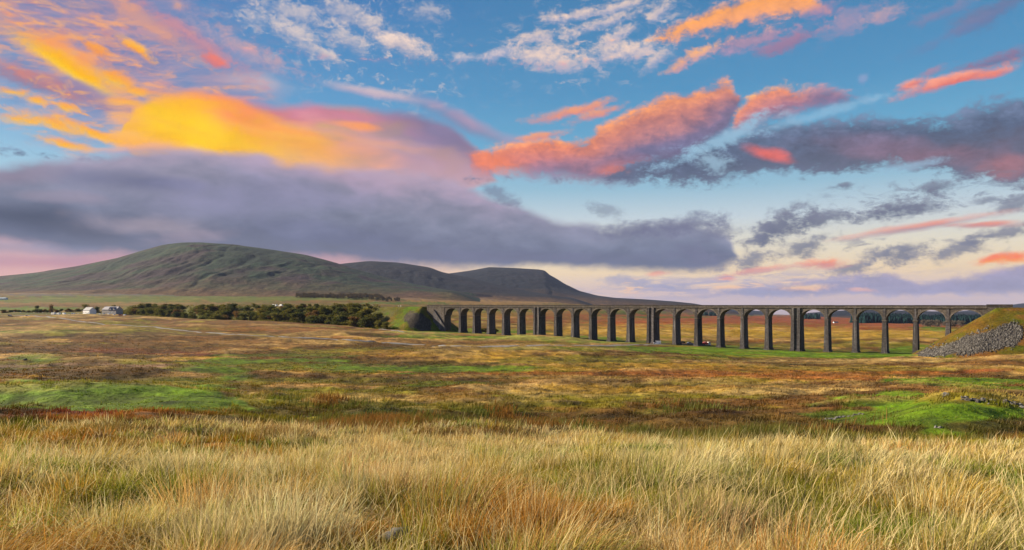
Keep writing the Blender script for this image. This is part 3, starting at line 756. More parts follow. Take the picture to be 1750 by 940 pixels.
    # second head to its right
    band([(1180, 260), (1235, 232), (1260, 190), (1300, 150), (1345, 132), (1370, 142), (1400, 138), (1440, 148), (1480, 165), (1530, 200)],
         [(1180, 215), (1235, 238), (1270, 240), (1320, 222), (1380, 200), (1440, 188), (1490, 178), (1530, 170)],
         ([(0, sk(118, 112, 145)), (.4, sk(175, 120, 140)), (.75, sk(240, 145, 110)), (1, sk(255, 185, 110))], [(0, sk(108, 112, 148)), (.5, sk(130, 115, 150)), (1, sk(200, 150, 160))]),
         .9, 1.2, (1.2, .5), .9, 'fluff', .95, [(0, 0), (1350, 0), (1400, .9), (1750, 1)], .4)
    # slate bank at right
    band([(1000, 300), (1090, 268), (1170, 245), (1260, 215), (1330, 200), (1450, 196), (1540, 194), (1600, 192), (1650, 180), (1700, 166), (1760, 152), (2000, 140)],
         [(1000, 312), (1100, 318), (1200, 318), (1300, 308), (1400, 308), (1500, 302), (1600, 306), (1680, 318), (1760, 325), (2000, 330)],
         ([(0, sk(106, 113, 136)), (.35, sk(86, 96, 122)), (.7, sk(98, 111, 140)), (1, sk(124, 140, 170))], [(0, sk(98, 103, 126)), (.4, sk(106, 101, 121)), (.7, sk(84, 95, 122)), (1, sk(108, 122, 152))]),
         1.0, 1.0, (1.6, .8), 1.35, 'fluff', .97, [(0, 0), (1250, .1), (1500, .7), (1750, .8), (2000, 1)], .5,
         [(1310, 263, 46, 11, -18, sk(225, 105, 95), .95), (1600, 262, 130, 26, -4, sk(140, 105, 122), .7), (1720, 285, 60, 20, 8, sk(165, 108, 115), .7), (1480, 245, 120, 20, -8, sk(128, 108, 132), .6)])
    st['col'] = nt.mix(spot(1230, 240, 110, 14, 20, fluff, 1.3) * .85, st['col'], sk(150, 190, 215))
    st['col'] = nt.mix(spot(1220, 275, 40, 16, -20, fluff, 1.5) * .75, st['col'], sk(155, 188, 210))
    st['col'] = nt.mix(spot(1400, 195, 130, 10, 10, fluff, 1.2) * .75, st['col'], sk(140, 185, 215))
    st['col'] = nt.mix(spot(1560, 285, 60, 8, 6, fluff, 1.3) * .7, st['col'], sk(150, 185, 210))
    # upper right
    band([(1080, 70), (1130, 48), (1180, 22), (1240, -5), (1290, -25), (1350, -30), (1400, -5), (1440, 40)],
         [(1080, 72), (1140, 82), (1190, 72), (1240, 58), (1290, 45), (1340, 40), (1400, 30), (1440, 42)],
         ([(0, sk(205, 150, 150)), (.35, sk(245, 165, 115)), (.7, sk(250, 165, 90)), (1, sk(235, 175, 150))],), 1.0, 1.1, (1.2, .6), 1.1, 'fluff', .97, None, .4)
    band([(1170, 90), (1240, 58), (1300, 42), (1360, 30), (1420, 25), (1450, 45)], [(1170, 105), (1220, 100), (1290, 95), (1350, 62), (1420, 50), (1450, 50)],
         ([(0, sk(165, 140, 175)), (.6, sk(190, 145, 165)), (1, sk(225, 160, 140))],), 1.0, 1.0, (1.2, .6), 1.1, 'fluff', .75, None, .4)
    for a, t, b, o in (((1205, 88, 36, 9, 16), sk(250, 185, 130), sk(215, 165, 165), .95), ((1165, 108, 34, 9, 22), sk(245, 175, 130), sk(200, 155, 165), .9), ((1340, 75, 56, 13, 12), sk(165, 128, 158), sk(150, 120, 155), .9), ((1400, 20, 40, 14, 6), sk(180, 140, 165), sk(150, 135, 175), .75), ((1450, 36, 60, 18, 16), sk(175, 150, 175), sk(150, 145, 180), .75), ((1510, 24, 44, 13, 8), sk(205, 165, 170), sk(160, 150, 180), .8), ((1610, 20, 60, 10, 10), sk(150, 135, 165), sk(125, 130, 170), .6), ((1690, 20, 90, 20, 16), sk(120, 120, 155), sk(105, 115, 155), .7), ((1640, 52, 90, 10, 14), sk(125, 130, 170), sk(110, 125, 170), .55), ((1700, 104, 70, 13, 10), sk(150, 115, 145), sk(108, 110, 150), .85), ((1600, 124, 30, 8, 12), sk(190, 130, 145), sk(160, 130, 160), .6), ((1472, 138, 10, 8, 0), sk(150, 165, 200), sk(130, 155, 200), .7)):
        puff(*a, t, b, 'fluff', 1.2, o)
    for a in ((1565, 144, 30, 9, 8), (1610, 140, 40, 9, 6), (1650, 133, 40, 10, 6), (1695, 126, 40, 9, 8), (1628, 139, 95, 10, 9)):
        puff(*a, sk(255, 165, 140), sk(225, 115, 105), 'fluff', .7, .95)
    # low puffs in the pale gap
    gr = sk(97, 103, 126); gr2 = sk(118, 121, 142)
    for a, o in (((1335, 385, 70, 24, 20), .95), ((1405, 371, 56, 14, 6), .9), ((1300, 400, 24, 16, 40), .9), ((1368, 420, 50, 18, 18), .85), ((1285, 448, 34, 20, 30), .85), ((1548, 353, 78, 17, 8), .95), ((1500, 365, 40, 10, 12), .8), ((1600, 322, 50, 9, 4), .8), ((1440, 320, 30, 7, 4), .8), ((1540, 430, 50, 17, 14), .9), ((1500, 432, 40, 10, 10), .8), ((1640, 424, 64, 17, 10), .85), ((1710, 400, 60, 13, 10), .8), ((1740, 345, 50, 13, 14), .75), ((1690, 340, 40, 6, 0), .7), ((1035, 360, 34, 14, -10), .5), ((1460, 458, 44, 12, 10), .85)):
        puff(*a, gr2, gr, 'fluff', 1.35, o, 1.4)
    puff(1560, 388, 150, 8, 6, sk(235, 150, 130), sk(165, 135, 150), 'wisp', .8, .85, .6)
    puff(1680, 383, 90, 6, -3, sk(232, 130, 110), sk(190, 130, 135), 'wisp', .8, .85, .6)
    # bank along the right horizon
    puff(1410, 452, 46, 9, 2, sk(255, 145, 100), sk(205, 125, 125), 'fluff', .7, .95)
    puff(1300, 465, 80, 7, 8, sk(240, 150, 130), sk(190, 140, 150), 'fluff', 1.0, .8)
    band([(1180, 510), (1260, 490), (1340, 478), (1420, 470), (1500, 460), (1540, 466), (1570, 478), (1620, 470), (1680, 462), (1760, 448), (2000, 440)],
         [(1180, 511), (1300, 512), (1450, 512), (1600, 510), (1760, 508), (2000, 508)],
         ([(0, sk(175, 165, 185)), (.35, sk(142, 138, 170)), (.8, sk(148, 140, 172)), (1, sk(185, 160, 170))],), .6, .5, (1.0, .4), .6, 'fluff', .93, None, .3)
    for a in ((1715, 444, 55, 9, 5), (1740, 448, 40, 9, 0), (1690, 450, 26, 6, 12)):
        puff(*a, sk(255, 120, 60), sk(255, 150, 40), 'fluff', .6, .95)
    puff(1250, 492, 36, 4, 4, sk(255, 205, 140), sk(250, 190, 140), 'fluff', 1.0, .8); puff(1370, 492, 50, 6, 0, sk(255, 205, 140), sk(250, 190, 140), 'fluff', 1.1, .8)
    puff(1240, 478, 24, 7, 2, sk(240, 140, 125), sk(225, 150, 145), 'fluff', .8, .8); puff(1470, 498, 26, 4, 0, sk(250, 180, 140), sk(235, 170, 150), 'fluff', .8, .8)
    puff(1070, 480, 46, 12, 0, sk(150, 150, 178), sk(150, 148, 175), 'fluff', 1.2, .75); puff(1130, 492, 60, 8, 0, sk(150, 150, 178), sk(150, 148, 175), 'fluff', 1.1, .8); puff(1290, 500, 70, 6, 0, sk(150, 150, 180), sk(150, 148, 175), 'fluff', 1.0, .8)
    puff(1130, 468, 20, 6, 0, sk(250, 150, 120), sk(240, 170, 140), 'fluff', .8, .8)
    field(spot(1240, 490, 330, 24, 2, soft, .4), 3.2, .46, .12, sk(150, 148, 178), sk(168, 160, 184), .85, (1.0, 6.0), 0.0, 12.3)
    field(spot(1180, 488, 300, 20, 2, soft, .4), 3.6, .56, .1, sk(240, 165, 130), sk(255, 206, 150), .8, (1.0, 6.5), 0.0, 14.1)
    field(spot(1600, 330, 200, 40, 0, soft, .6), 5.0, .52, .14, gr, gr2, .7, (1.0, 2.6), 0.0, 15.7)
    field(spot(1560, 420, 240, 40, 0, soft, .6), 5.0, .54, .14, gr, gr2, .6, (1.0, 2.4), 0.02, 16.9)
    # the great lavender bank over the fells
    band([(-600, 330), (-200, 300), (0, 272), (70, 262), (160, 258), (240, 252), (300, 246), (370, 247), (430, 250), (480, 268), (540, 276), (640, 282), (720, 290), (780, 300), (820, 318), (850, 332), (900, 350), (960, 370), (1010, 378), (1060, 382), (1120, 372), (1180, 372), (1230, 385), (1252, 415), (1275, 450), (1300, 470)],
         [(-600, 440), (-200, 432), (0, 424), (150, 440), (320, 452), (440, 448), (540, 450), (640, 458), (760, 464), (850, 466), (940, 466), (1020, 466), (1100, 470), (1160, 473), (1220, 472), (1258, 460), (1275, 456), (1300, 472)],
         ([(0, sk(106, 109, 130)), (.25, sk(104, 109, 133)), (.5, sk(125, 129, 151)), (.8, sk(150, 145, 167)), (1, sk(172, 155, 176))], [(0, sk(98, 104, 128)), (.3, sk(98, 105, 131)), (.6, sk(118, 125, 149)), (1, sk(147, 148, 170))]),
         1.0, 1.0, (1.0, .6), .42, 'both', 1.0, [(-600, .7), (0, .7), (150, .4), (350, 0), (700, 0), (900, .5), (1100, .9), (1300, 1)], .35,
         [(600, 300, 170, 26, -8, sk(186, 160, 182), .75), (720, 290, 110, 34, -14, sk(190, 160, 172), .7), (760, 320, 120, 24, -20, sk(170, 155, 180), .6), (60, 375, 130, 30, -6, sk(66, 74, 96), .95), (150, 398, 90, 14, -8, sk(84, 88, 108), .8), (255, 385, 130, 20, 0, sk(160, 146, 158), .7), (330, 405, 90, 14, 10, sk(150, 136, 152), .6), (240, 310, 130, 18, 0, sk(102, 106, 138), .75), (330, 350, 170, 30, 0, sk(134, 132, 160), .5), (90, 335, 110, 12, 0, sk(142, 132, 150), .6), (20, 300, 90, 20, 10, sk(140, 125, 145), .6), (560, 400, 160, 26, -6, sk(104, 108, 138), .6), (800, 440, 330, 12, 0, sk(104, 106, 134), .7), (480, 330, 190, 40, 0, sk(136, 134, 168), .5)])
    # ragged right end and top of the bank
    for a, o in (((1165, 385, 80, 16, 6), .8), ((1200, 440, 56, 22, -20), .8), ((1080, 392, 70, 12, 4), .7), ((860, 335, 40, 14, -30), .6), ((1225, 395, 40, 14, 10), .7)):
        puff(*a, sk(112, 114, 142), sk(104, 106, 134), 'fluff', 1.2, o)
    # rosy gap under it at the left
    puff(20, 425, 180, 12, 2, sk(140, 140, 165), sk(150, 140, 160), 'soft', .8, .6)
    puff(90, 446, 190, 12, 4, sk(178, 130, 148), sk(190, 128, 140), 'soft', .7, .7)
    nt.put(bg.inputs['Color'], st['col'])
    w.cycles.sampling_method = 'NONE'
    return w
build_world()

sun = bpy.data.lights.new('sun', 'SUN'); sun.energy = 4.6; sun.angle = R(.6); sun.color = (1.0, .84, .62)
so = bpy.data.objects.new('sun', sun); COL.objects.link(so)
_d = Vector((math.sin(R(SUN_AZ)) * math.cos(R(SUN_EL)), math.cos(R(SUN_AZ)) * math.cos(R(SUN_EL)), math.sin(R(SUN_EL))))
so.rotation_euler = (-_d).to_track_quat('-Z', 'Y').to_euler(); so.location = (0, 0, 200)

cam = bpy.data.cameras.new('camera'); co = bpy.data.objects.new('camera', cam); COL.objects.link(co)
co.location = (0, 0, EYE); co.rotation_euler = (R(90), 0, 0)
cam.sensor_width = 36; cam.lens = 36 * F / 1750; cam.shift_y = (HY - 470) / 1750; cam.clip_start = .1; cam.clip_end = 40000
SC.camera = co
vs = SC.view_settings; vs.view_transform = 'Standard'; vs.look = 'None'; vs.exposure = EXPOSURE; vs.gamma = 1; vs.use_curve_mapping = False
cy = SC.cycles
cy.max_bounces = 4; cy.diffuse_bounces = 2; cy.glossy_bounces = 1; cy.transmission_bounces = 2; cy.volume_bounces = 0; cy.transparent_max_bounces = 6
cy.use_denoising = True; cy.sample_clamp_indirect = 4; cy.use_adaptive_sampling = True; cy.adaptive_threshold = .012; cy.adaptive_min_samples = 12
# ------------------------------------------------------------------ the viaduct
def stone_material(name, base, streak=.8, seed=0.0):
    m, nt, out = material(name)
    b = nt.node('ShaderNodeBsdfPrincipled'); b.inputs['Roughness'].default_value = .92; b.inputs['Specular IOR Level'].default_value = .15
    tc = nt.node('ShaderNodeTexCoord')
    sp = nt.node('ShaderNodeSeparateXYZ'); nt.l.new(tc.outputs['Object'], sp.inputs[0])
    x, y, z = (V_(nt, o) for o in sp.outputs)
    along = x + y
    br = nt.node('ShaderNodeTexBrick')
    nt.put(br.inputs['Vector'], nt.comb(along, z, seed)); br.inputs['Scale'].default_value = 1.0
    br.inputs['Brick Width'].default_value = 1.25; br.inputs['Row Height'].default_value = .52; br.inputs['Mortar Size'].default_value = .035; br.inputs['Bias'].default_value = -.1
    lo = tuple(v * .68 for v in base); hi = tuple(v * 1.4 for v in base)
    br.inputs['Color1'].default_value = (*lo, 1); br.inputs['Color2'].default_value = (*hi, 1); br.inputs['Mortar'].default_value = (*(v * .5 for v in base), 1)
    big = nt.noise(nt.comb(along * .22, z * .09, seed), 1.0, 5, .6)
    run = nt.noise(nt.comb(along * 1.5, z * .045, seed + 4), 1.0, 5, .65)          # lime and soot running down the faces
    c = nt.mix(nt.lin(.35, .7, big).max(0).min(1) * .7, V_(nt, br.outputs['Color']), tuple(v * .5 for v in base))
    c = nt.mix(nt.smooth(.56, .70, run) * streak, c, (.30, .295, .295))
    c = nt.mix(nt.smooth(.46, .34, run) * .55, c, tuple(v * .35 for v in base))
    spk = nt.noise(V_(nt, tc.outputs['Object']), 1.7, 3, .7)
    c = nt.mix(nt.smooth(.62, .72, spk) * .5, c, (.33, .33, .32))
    oi = nt.node('ShaderNodeObjectInfo'); tone = V_(nt, oi.outputs['Random']) * .5 + .75
    c = nt.mix(1.0, c, nt.comb(tone, tone, tone), 'MULTIPLY')
    nt.put(b.inputs['Base Color'], c)
    bu = nt.node('ShaderNodeBump'); bu.inputs['Strength'].default_value = .7; bu.inputs['Distance'].default_value = .08
    nt.put(bu.inputs['Height'], V_(nt, br.outputs['Fac']) * -1.0 + spk); nt.l.new(bu.outputs[0], b.inputs['Normal'])
    nt.l.new(b.outputs[0], out.inputs['Surface'])
    return m
M_STONE = stone_material('weathered limestone blocks', (.095, .086, .088))
M_SPAN = stone_material('brown spandrel stone', (.125, .106, .090), .3, 5.0)
M_RING = stone_material('dressed arch stones', (.14, .12, .102), .2, 8.0)
M_COPING = stone_material('dark coping stone', (.048, .042, .039), .15, 3.0)

DEPTH = 8.4
ZTOP = EYE - .15               # top of the parapet
KING_W, PIER_W = 5.6, 2.0
SPRING = -8.9                  # springing below the parapet top
CROWN = -2.75
# pier centres along the axis
def pier_s(t):
    k, r = divmod(t, 6)
    p, q = 15.8, 17.85
    off = 0.0 if r == 0 else q + (r - 1) * p
    return k * (4 * p + 2 * q) + off

VIA = empty('viaduct', (VP0[0], VP0[1], gz(*VP0)), math.atan2(VD[1], VD[0]))
tag(VIA, 'long dark stone railway viaduct of twenty four arches crossing the moor', 'viaduct')
ZB = VIA.location.z
T0 = ZTOP - ZB                 # local height of the parapet top

def local_ground(s, d):
    p = VP0 + VD * s + VN * d
    return gz(p[0], p[1]) - ZB

def half_width(t): return (KING_W if t % 6 == 0 else PIER_W) / 2

def make_pier(t):
    s = pier_s(t); king = t % 6 == 0
    w = half_width(t); zs = T0 + SPRING
    zb = min(local_ground(s, 0), local_ground(s, DEPTH)) - 1.5
    h = zs - zb
    bat = .023                                         # both faces lean in
    m = MB()
    n = 5
    for k in range(n):
        a0, a1 = k / n, (k + 1) / n
        z0, z1 = zb + h * a0, zb + h * a1
        e0, e1 = bat * (zs - z0), bat * (zs - z1)
        m.hexa([(s - w - e0, -DEPTH - e0, z0), (s + w + e0, -DEPTH - e0, z0), (s + w + e0, e0, z0), (s - w - e0, e0, z0)],
               [(s - w - e1, -DEPTH - e1, z1), (s + w + e1, -DEPTH - e1, z1), (s + w + e1, e1, z1), (s - w - e1, e1, z1)])
    o = m.build('king_pier' if king else 'pier', M_STONE, VIA)
    if king: o['label'] = 'broad pier with a ribbed face'
    # impost: the ledge the arch springs from
    m = MB(); m.box(s - w - .28, s + w + .28, -DEPTH - .28, .28, zs - .55, zs + .02)
    m.build('impost', M_RING, o)
    # plinth
    gz0 = max(local_ground(s, 0), local_ground(s, DEPTH)); e = bat * (zs - gz0)
    m = MB(); m.box(s - w - e - .35, s + w + e + .35, -DEPTH - e - .35, e + .35, zb, gz0 + .8)
    m.build('plinth', M_STONE, o)
    # pilaster strips that climb to the parapet
    zt = T0 - 1.75
    if king:
        for c in (-1.75, 1.75):
            for sg in (1, -1):
                y1 = .62 if sg > 0 else -DEPTH - .62
                ef = bat * h
                yb = (.0, .62 + ef) if sg > 0 else (-DEPTH - .62 - ef, -DEPTH)
                yt = (-.3, .62) if sg > 0 else (-DEPTH - .62, -DEPTH + .3)
                m = MB(); m.hexa([(s + c - .95, yb[0], zb), (s + c + .95, yb[0], zb), (s + c + .95, yb[1], zb), (s + c - .95, yb[1], zb)],
                       [(s + c - .8, yt[0], zt), (s + c + .8, yt[0], zt), (s + c + .8, yt[1], zt), (s + c - .8, yt[1], zt)]); m.build('pilaster', M_STONE, o)
    else:
        for sg in (1, -1):
            yt = (-.2, .22) if sg > 0 else (-DEPTH - .22, -DEPTH + .2)
            m = MB(); m.hexa([(s - .8, yt[0], zs), (s + .8, yt[0], zs), (s + .8, yt[1], zs), (s - .8, yt[1], zs)],
                   [(s - .62, yt[0], zt), (s + .62, yt[0], zt), (s + .62, yt[1], zt), (s - .62, yt[1], zt)]); m.build('pilaster', M_STONE, o)
    return o
for t in range(-5, 18): make_pier(t)

def make_arch(t):
    """masonry of one span between pier t and pier t+1"""
    s0, s1 = pier_s(t), pier_s(t + 1)
    w0 = half_width(t) if -6 < t else 1.4; w1 = half_width(t + 1) if t + 1 < 18 else 1.4
    a, b = s0 + w0, s1 - w1
    c = (a + b) / 2; rx = (b - a) / 2; rz = CROWN - SPRING
    zs = T0 + SPRING; zt = T0 - 1.75
    n = 26
    pts = [(c - rx * math.cos(math.pi * i / n), zs + rz * max(0.0, math.sin(math.pi * i / n)) ** .92) for i in range(n + 1)]
    m = MB()
    xs = [s0] + [p[0] for p in pts] + [s1]; lo = [zs] + [p[1] for p in pts] + [zs]
    V = []; Fs = []
    for x, z in zip(xs, lo):
        V += [(x, 0, z), (x, 0, zt), (x, -DEPTH, z), (x, -DEPTH, zt)]
    for i in range(len(xs) - 1):
        p, q = 4 * i, 4 * i + 4
        Fs += [(p, q, q + 1, p + 1), (p + 2, p + 3, q + 3, q + 2), (p, p + 2, q + 2, q), (p + 1, q + 1, q + 3, p + 3)]
    L = 4 * (len(xs) - 1)
    Fs += [(0, 1, 3, 2), (L, L + 2, L + 3, L + 1)]
    m.add(V, Fs)
    o = m.build('arch', M_SPAN, VIA)
    # ring of voussoirs, a hand's breadth proud of the spandrel, on both faces
    r = MB(); th = .85
    for y0, y1 in ((-.02, .12), (-DEPTH - .12, -DEPTH + .02)):
        for i in range(n):
            def op(i):
                x, z = pts[i]; dx = (x - c) / rx; dz = (z - zs) / rz
                L = math.hypot(dx / rx * rx, dz) or 1
                return (x + dx / L * th * .9, z + dz / L * th)
            p0, p1 = pts[i], pts[i + 1]; q0, q1 = op(i), op(i + 1)
            r.prism([(p0[0], p0[1] - .015), (p1[0], p1[1] - .015), (q1[0], q1[1]), (q0[0], q0[1])], y0, y1)
    r.build('voussoir_ring', M_RING, o)
    return o
for t in range(-6, 18): make_arch(t)

sE, sW = pier_s(-6), pier_s(18)
def abut(name, a, b, rise, label):
    m = MB(); zb = T0 - 14
    m.box(a, b, -DEPTH - .25, .25, zb, T0 - 1.75)
    o = m.build(name, M_SPAN, VIA); o['label'] = label
    m = MB(); m.box(a - .1, b + .1, -.75, .45, T0 - 1.45, T0 + rise); m.box(a - .1, b + .1, -DEPTH - .45, -DEPTH + .75, T0 - 1.45, T0 + rise)
    m.build('raised_parapet', M_COPING, o)
    return o
abut('abutment', sE - 11.5, sE - .02, .42, 'abutment with a raised parapet')
# wing wall stepping down the embankment at the far end
m = MB()
a, b = sW + .02, sW + 21
m.prism([(a, T0 - 22), (a, T0 - 1.75), (b, T0 - 1.75), (b, T0 - 7)], -DEPTH - .25, .25)
o = m.build('abutment', M_SPAN, VIA); o['label'] = 'abutment with a sloping wing wall'
m = MB()
m.prism([(sW - 2, T0 - 24), (sW - 1.0, T0 - 18.6), (sW + 12, T0 - 4.0), (sW + 12, T0 - 24)], .3, 1.4)
m.build('wing_wall', M_STONE, o)
# deck string course, parapets and coping
m = MB(); m.box(sE - 11.5, sW + 21, -DEPTH - .5, .5, T0 - 1.75, T0 - 1.4); m.build('string_course', M_RING, VIA)
for y0, y1 in ((-.35, .2), (-DEPTH - .2, -DEPTH + .35)):
    m = MB(); m.box(sE - 11.5, sW + 21, y0, y1, T0 - 1.4, T0 - .28); o = m.build('parapet', M_SPAN, VIA)
    m = MB()
    k = int((sW - sE + 26) / 3.2)
    for i in range(k):
        x = sE - 11.5 + i * (sW + 21 - sE + 11.5) / k; x1 = sE - 11.5 + (i + 1) * (sW + 21 - sE + 11.5) / k - .05
        h = rnd.uniform(-.03, .05)
        m.box(x, x1, y0 - .14, y1 + .14, T0 - .28, T0 + h)
    m.build('coping', M_COPING, o)
# ------------------------------------------------------------------ grass
def blade_material(name, trans=.35):
    m, nt, out = material(name)
    at = nt.node('ShaderNodeAttribute', attribute_name='Col')
    d = nt.node('ShaderNodeBsdfDiffuse'); t = nt.node('ShaderNodeBsdfTranslucent'); g = nt.node('ShaderNodeBsdfGlossy')
    nt.l.new(at.outputs['Color'], d.inputs['Color']); nt.l.new(at.outputs['Color'], t.inputs['Color'])
    g.inputs['Roughness'].default_value = .5; g.inputs['Color'].default_value = (.8, .75, .6, 1)
    mx = nt.node('ShaderNodeMixShader'); mx.inputs[0].default_value = trans
    nt.l.new(d.outputs[0], mx.inputs[1]); nt.l.new(t.outputs[0], mx.inputs[2])
    m2 = nt.node('ShaderNodeMixShader'); m2.inputs[0].default_value = .012
    nt.l.new(mx.outputs[0], m2.inputs[1]); nt.l.new(g.outputs[0], m2.inputs[2])
    nt.l.new(m2.outputs[0], out.inputs['Surface'])
    return m
M_BLADE = blade_material('dry grass')

def ribbons(base, length, width, lean, droop, facing, c0, c1, seg):
    """tapered bent blades. base Nx3, lean Nx2 (unit horizontal direction * amount), facing angle"""
    N = len(base)
    ts = np.linspace(0, 1, seg + 1)
    wdir = np.stack([np.cos(facing), np.sin(facing), np.zeros(N)], -1)
    Vs = []; Cs = []
    for i, t in enumerate(ts):
        hz = lean * (t * .55 + droop[:, None] * t * t)
        up = np.sqrt(np.clip(1 - np.minimum((hz ** 2).sum(1), .97), .03, 1)) * t
        p = base + np.concatenate([hz * length[:, None], (up * length)[:, None]], -1)
        w = (width * (1 - t ** 1.6) * .5)[:, None]
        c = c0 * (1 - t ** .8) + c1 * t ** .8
        if i < seg:
            Vs += [p - wdir * w, p + wdir * w]; Cs += [c, c]
        else:
            Vs.append(p); Cs.append(c)
    k = 2 * seg + 1
    V = np.stack(Vs, 1).reshape(-1, 3); C = np.stack(Cs, 1).reshape(-1, 3)
    b = (np.arange(N) * k)[:, None]
    fs = []
    for i in range(seg - 1):
        fs.append(b + np.array([2 * i, 2 * i + 1, 2 * i + 3, 2 * i + 2]))
    fs.append(b + np.array([2 * seg - 2, 2 * seg - 1, 2 * seg]))
    return V, fs, C

WIND = np.array([.80, -.18])

def sample_wedge(n, r0, r1, half=42.0, power=1.0):
    u = rng.random(n)
    r = np.exp(math.log(r0) + (math.log(r1) - math.log(r0)) * u ** power)
    a = R(1) * (rng.random(n) * 2 - 1) * half
    return r * np.sin(a), r * np.cos(a), r

def build_near_grass(n):
    """uneven tussocks, each leaning its own way, over a shorter green sward"""
    M = 2900
    tr = np.sqrt(2.4 ** 2 + (33 ** 2 - 2.4 ** 2) * rng.random(M)); ta = R(1) * (rng.random(M) * 2 - 1) * 43
    tx = tr * np.sin(ta); ty = tr * np.cos(ta)
    trad = (.16 + .34 * rng.random(M) ** 1.4) * (1 + .012 * tr)
    th = (.14 + .34 * rng.random(M) ** 1.1 + .22 * (fbm(tx / 3, ty / 2.2, 3, 96) - .4)) * (.75 + .8 * trad)
    tcol = near_colour(tx, ty) * (.75 + .5 * rng.random((M, 1))) * (1 + rng.normal(0, .06, (M, 3)))
    pick = rng.random((M, 1)); tcol = np.where(pick < .17, tcol * .35 + PALE * .65, np.where(pick > .78, tcol * .3 + GREEN * .8, np.where(pick > .68, tcol * .4 + GOLD * .6, tcol)))
    lush = sstep(.9, 1.5, tcol[:, 1] / tcol[:, 0])
    th = th * (1 - .38 * lush)
    gust = fbm(tx / 2.2, ty / 2.2, 2, 98)
    tlean = WIND * (.55 * gust + .2 * rng.random(M) - .12)[:, None] + rng.normal(0, .26, (M, 2))
    w = trad ** 1.5 / tr ** 1.9; w /= w.sum()
    k = int(n * .60)
    i = rng.choice(M, k, p=w)
    off = rng.normal(0, .5, (k, 2)); rad = np.linalg.norm(off, axis=1)
    bx = tx[i] + off[:, 0] * trad[i]; by = ty[i] + off[:, 1] * trad[i]; r = np.hypot(bx, by)
    L = th[i] * (.55 + .7 * rng.random(k)) * (1 - .12 * np.minimum(rad, 2))
    stalk = rng.random(k) < .07
    L = np.where(stalk, L * 1.25 + .08, L)
    lean = off * .5 + tlean[i] + rng.normal(0, .2, (k, 2))
    broken = rng.random(k) < .08
    lean = np.where(broken[:, None], rng.normal(0, .7, (k, 2)), lean) * np.where(stalk, .7, 1.0)[:, None]
    v = .6 + .75 * rng.random((k, 1))
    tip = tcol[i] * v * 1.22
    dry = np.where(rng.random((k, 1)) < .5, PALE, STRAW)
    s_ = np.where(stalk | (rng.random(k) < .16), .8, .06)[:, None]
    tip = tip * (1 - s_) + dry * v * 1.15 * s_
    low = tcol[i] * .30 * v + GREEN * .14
    # sward between the tussocks
    m = n - k
    x2, y2, r2 = sample_wedge(m, 2.6, 31, 43, .85)
    L2 = (.07 + .14 * rng.random(m)) * (.6 + .8 * fbm(x2 / 1.3, y2 / 1.3, 3, 95)); wild = rng.random(m) < .09; L2 = np.where(wild, .25 + .25 * rng.random(m), L2)
    c2 = near_colour(x2, y2) * .34 + (GREEN * .7 + OLIVE * .3) * .55
    c2 = np.where(wild[:, None], STRAW * .5 + PALE * .5, c2)
    v2 = .6 + .7 * rng.random((m, 1))
    lean2 = WIND * (.1 + .4 * rng.random(m))[:, None] + rng.normal(0, .42, (m, 2))
    bx = np.concatenate([bx, x2]); by = np.concatenate([by, y2]); r = np.concatenate([r, r2]); L = np.concatenate([L, L2]); lean = np.concatenate([lean, lean2])
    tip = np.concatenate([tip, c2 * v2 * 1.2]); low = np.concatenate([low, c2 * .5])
    z = ground_z(bx, by) - .02
    N = len(bx)
    W = np.maximum(.0058, r * .00082) * (.6 + .8 * rng.random(N))
    q = np.linalg.norm(lean, axis=1); lean *= (np.minimum(q, .97) / (q + 1e-6))[:, None]
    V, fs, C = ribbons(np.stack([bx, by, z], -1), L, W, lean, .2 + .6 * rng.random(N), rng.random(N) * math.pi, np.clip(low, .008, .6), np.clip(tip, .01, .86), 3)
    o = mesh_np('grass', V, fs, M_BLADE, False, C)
    tag(o, 'tall windblown straw and green tussock grass covering the near slope', 'grass', kind='stuff')

def build_mid_grass(n):
    """coarse tussocks and rushes over the middle moor, each blade a small sheaf"""
    x, y, r = sample_wedge(n, 24, 420, 40, .95)
    g0 = ground_z(x, y)
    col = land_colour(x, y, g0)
    gr = col[:, 1] > col[:, 0] * 1.25                      # short grazed turf: low blades
    cl = fbm(x / 1.25, y / 1.25, 3, 101); cb = fbm(x / 9, y / 7, 3, 102)
    dark = (1 - sstep(.05, .16, col.mean(1)))
    up = np.clip((cl - .44) * 4.0, 0, 1)                    # height of the tussock the blade belongs to
    keep = (rng.random(n) < np.where(gr, .5, 1.0)) & ((up > .04 + .1 * rng.random(n)) | (rng.random(n) < .30 + .4 * (r < 50)))
    x, y, r, g0, col, gr, cl, cb, dark, up = (a[keep] for a in (x, y, r, g0, col, gr, cl, cb, dark, up))
    n = len(x)
    L = np.where(gr, .07 + .15 * up, .10 + .40 * up) * (.6 + .7 * rng.random(n)) * (1 - .3 * sstep(120, 420, r))
    W = np.maximum(.02, r * .0009) * (.6 + .8 * rng.random(n))
    lean = WIND * (.1 + .5 * rng.random(n))[:, None] + rng.normal(0, .3, (n, 2))
    q = np.linalg.norm(lean, axis=1); lean *= (np.minimum(q, .95) / (q + 1e-6))[:, None]
    v = .85 + .4 * rng.random((n, 1))
    tip = col * v * (1.1 + .5 * up[:, None])
    fl = (gr & (rng.random(n) < .5))[:, None]; tip = np.where(fl, col * .5 + np.array((.17, .17, .025)), tip)
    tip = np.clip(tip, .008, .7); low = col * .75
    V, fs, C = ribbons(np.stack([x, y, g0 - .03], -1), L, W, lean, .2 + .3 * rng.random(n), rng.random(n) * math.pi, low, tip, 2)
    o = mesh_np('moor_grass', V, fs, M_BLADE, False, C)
    tag(o, 'rough tan and brown moor grass over the middle ground', 'grass', kind='stuff')

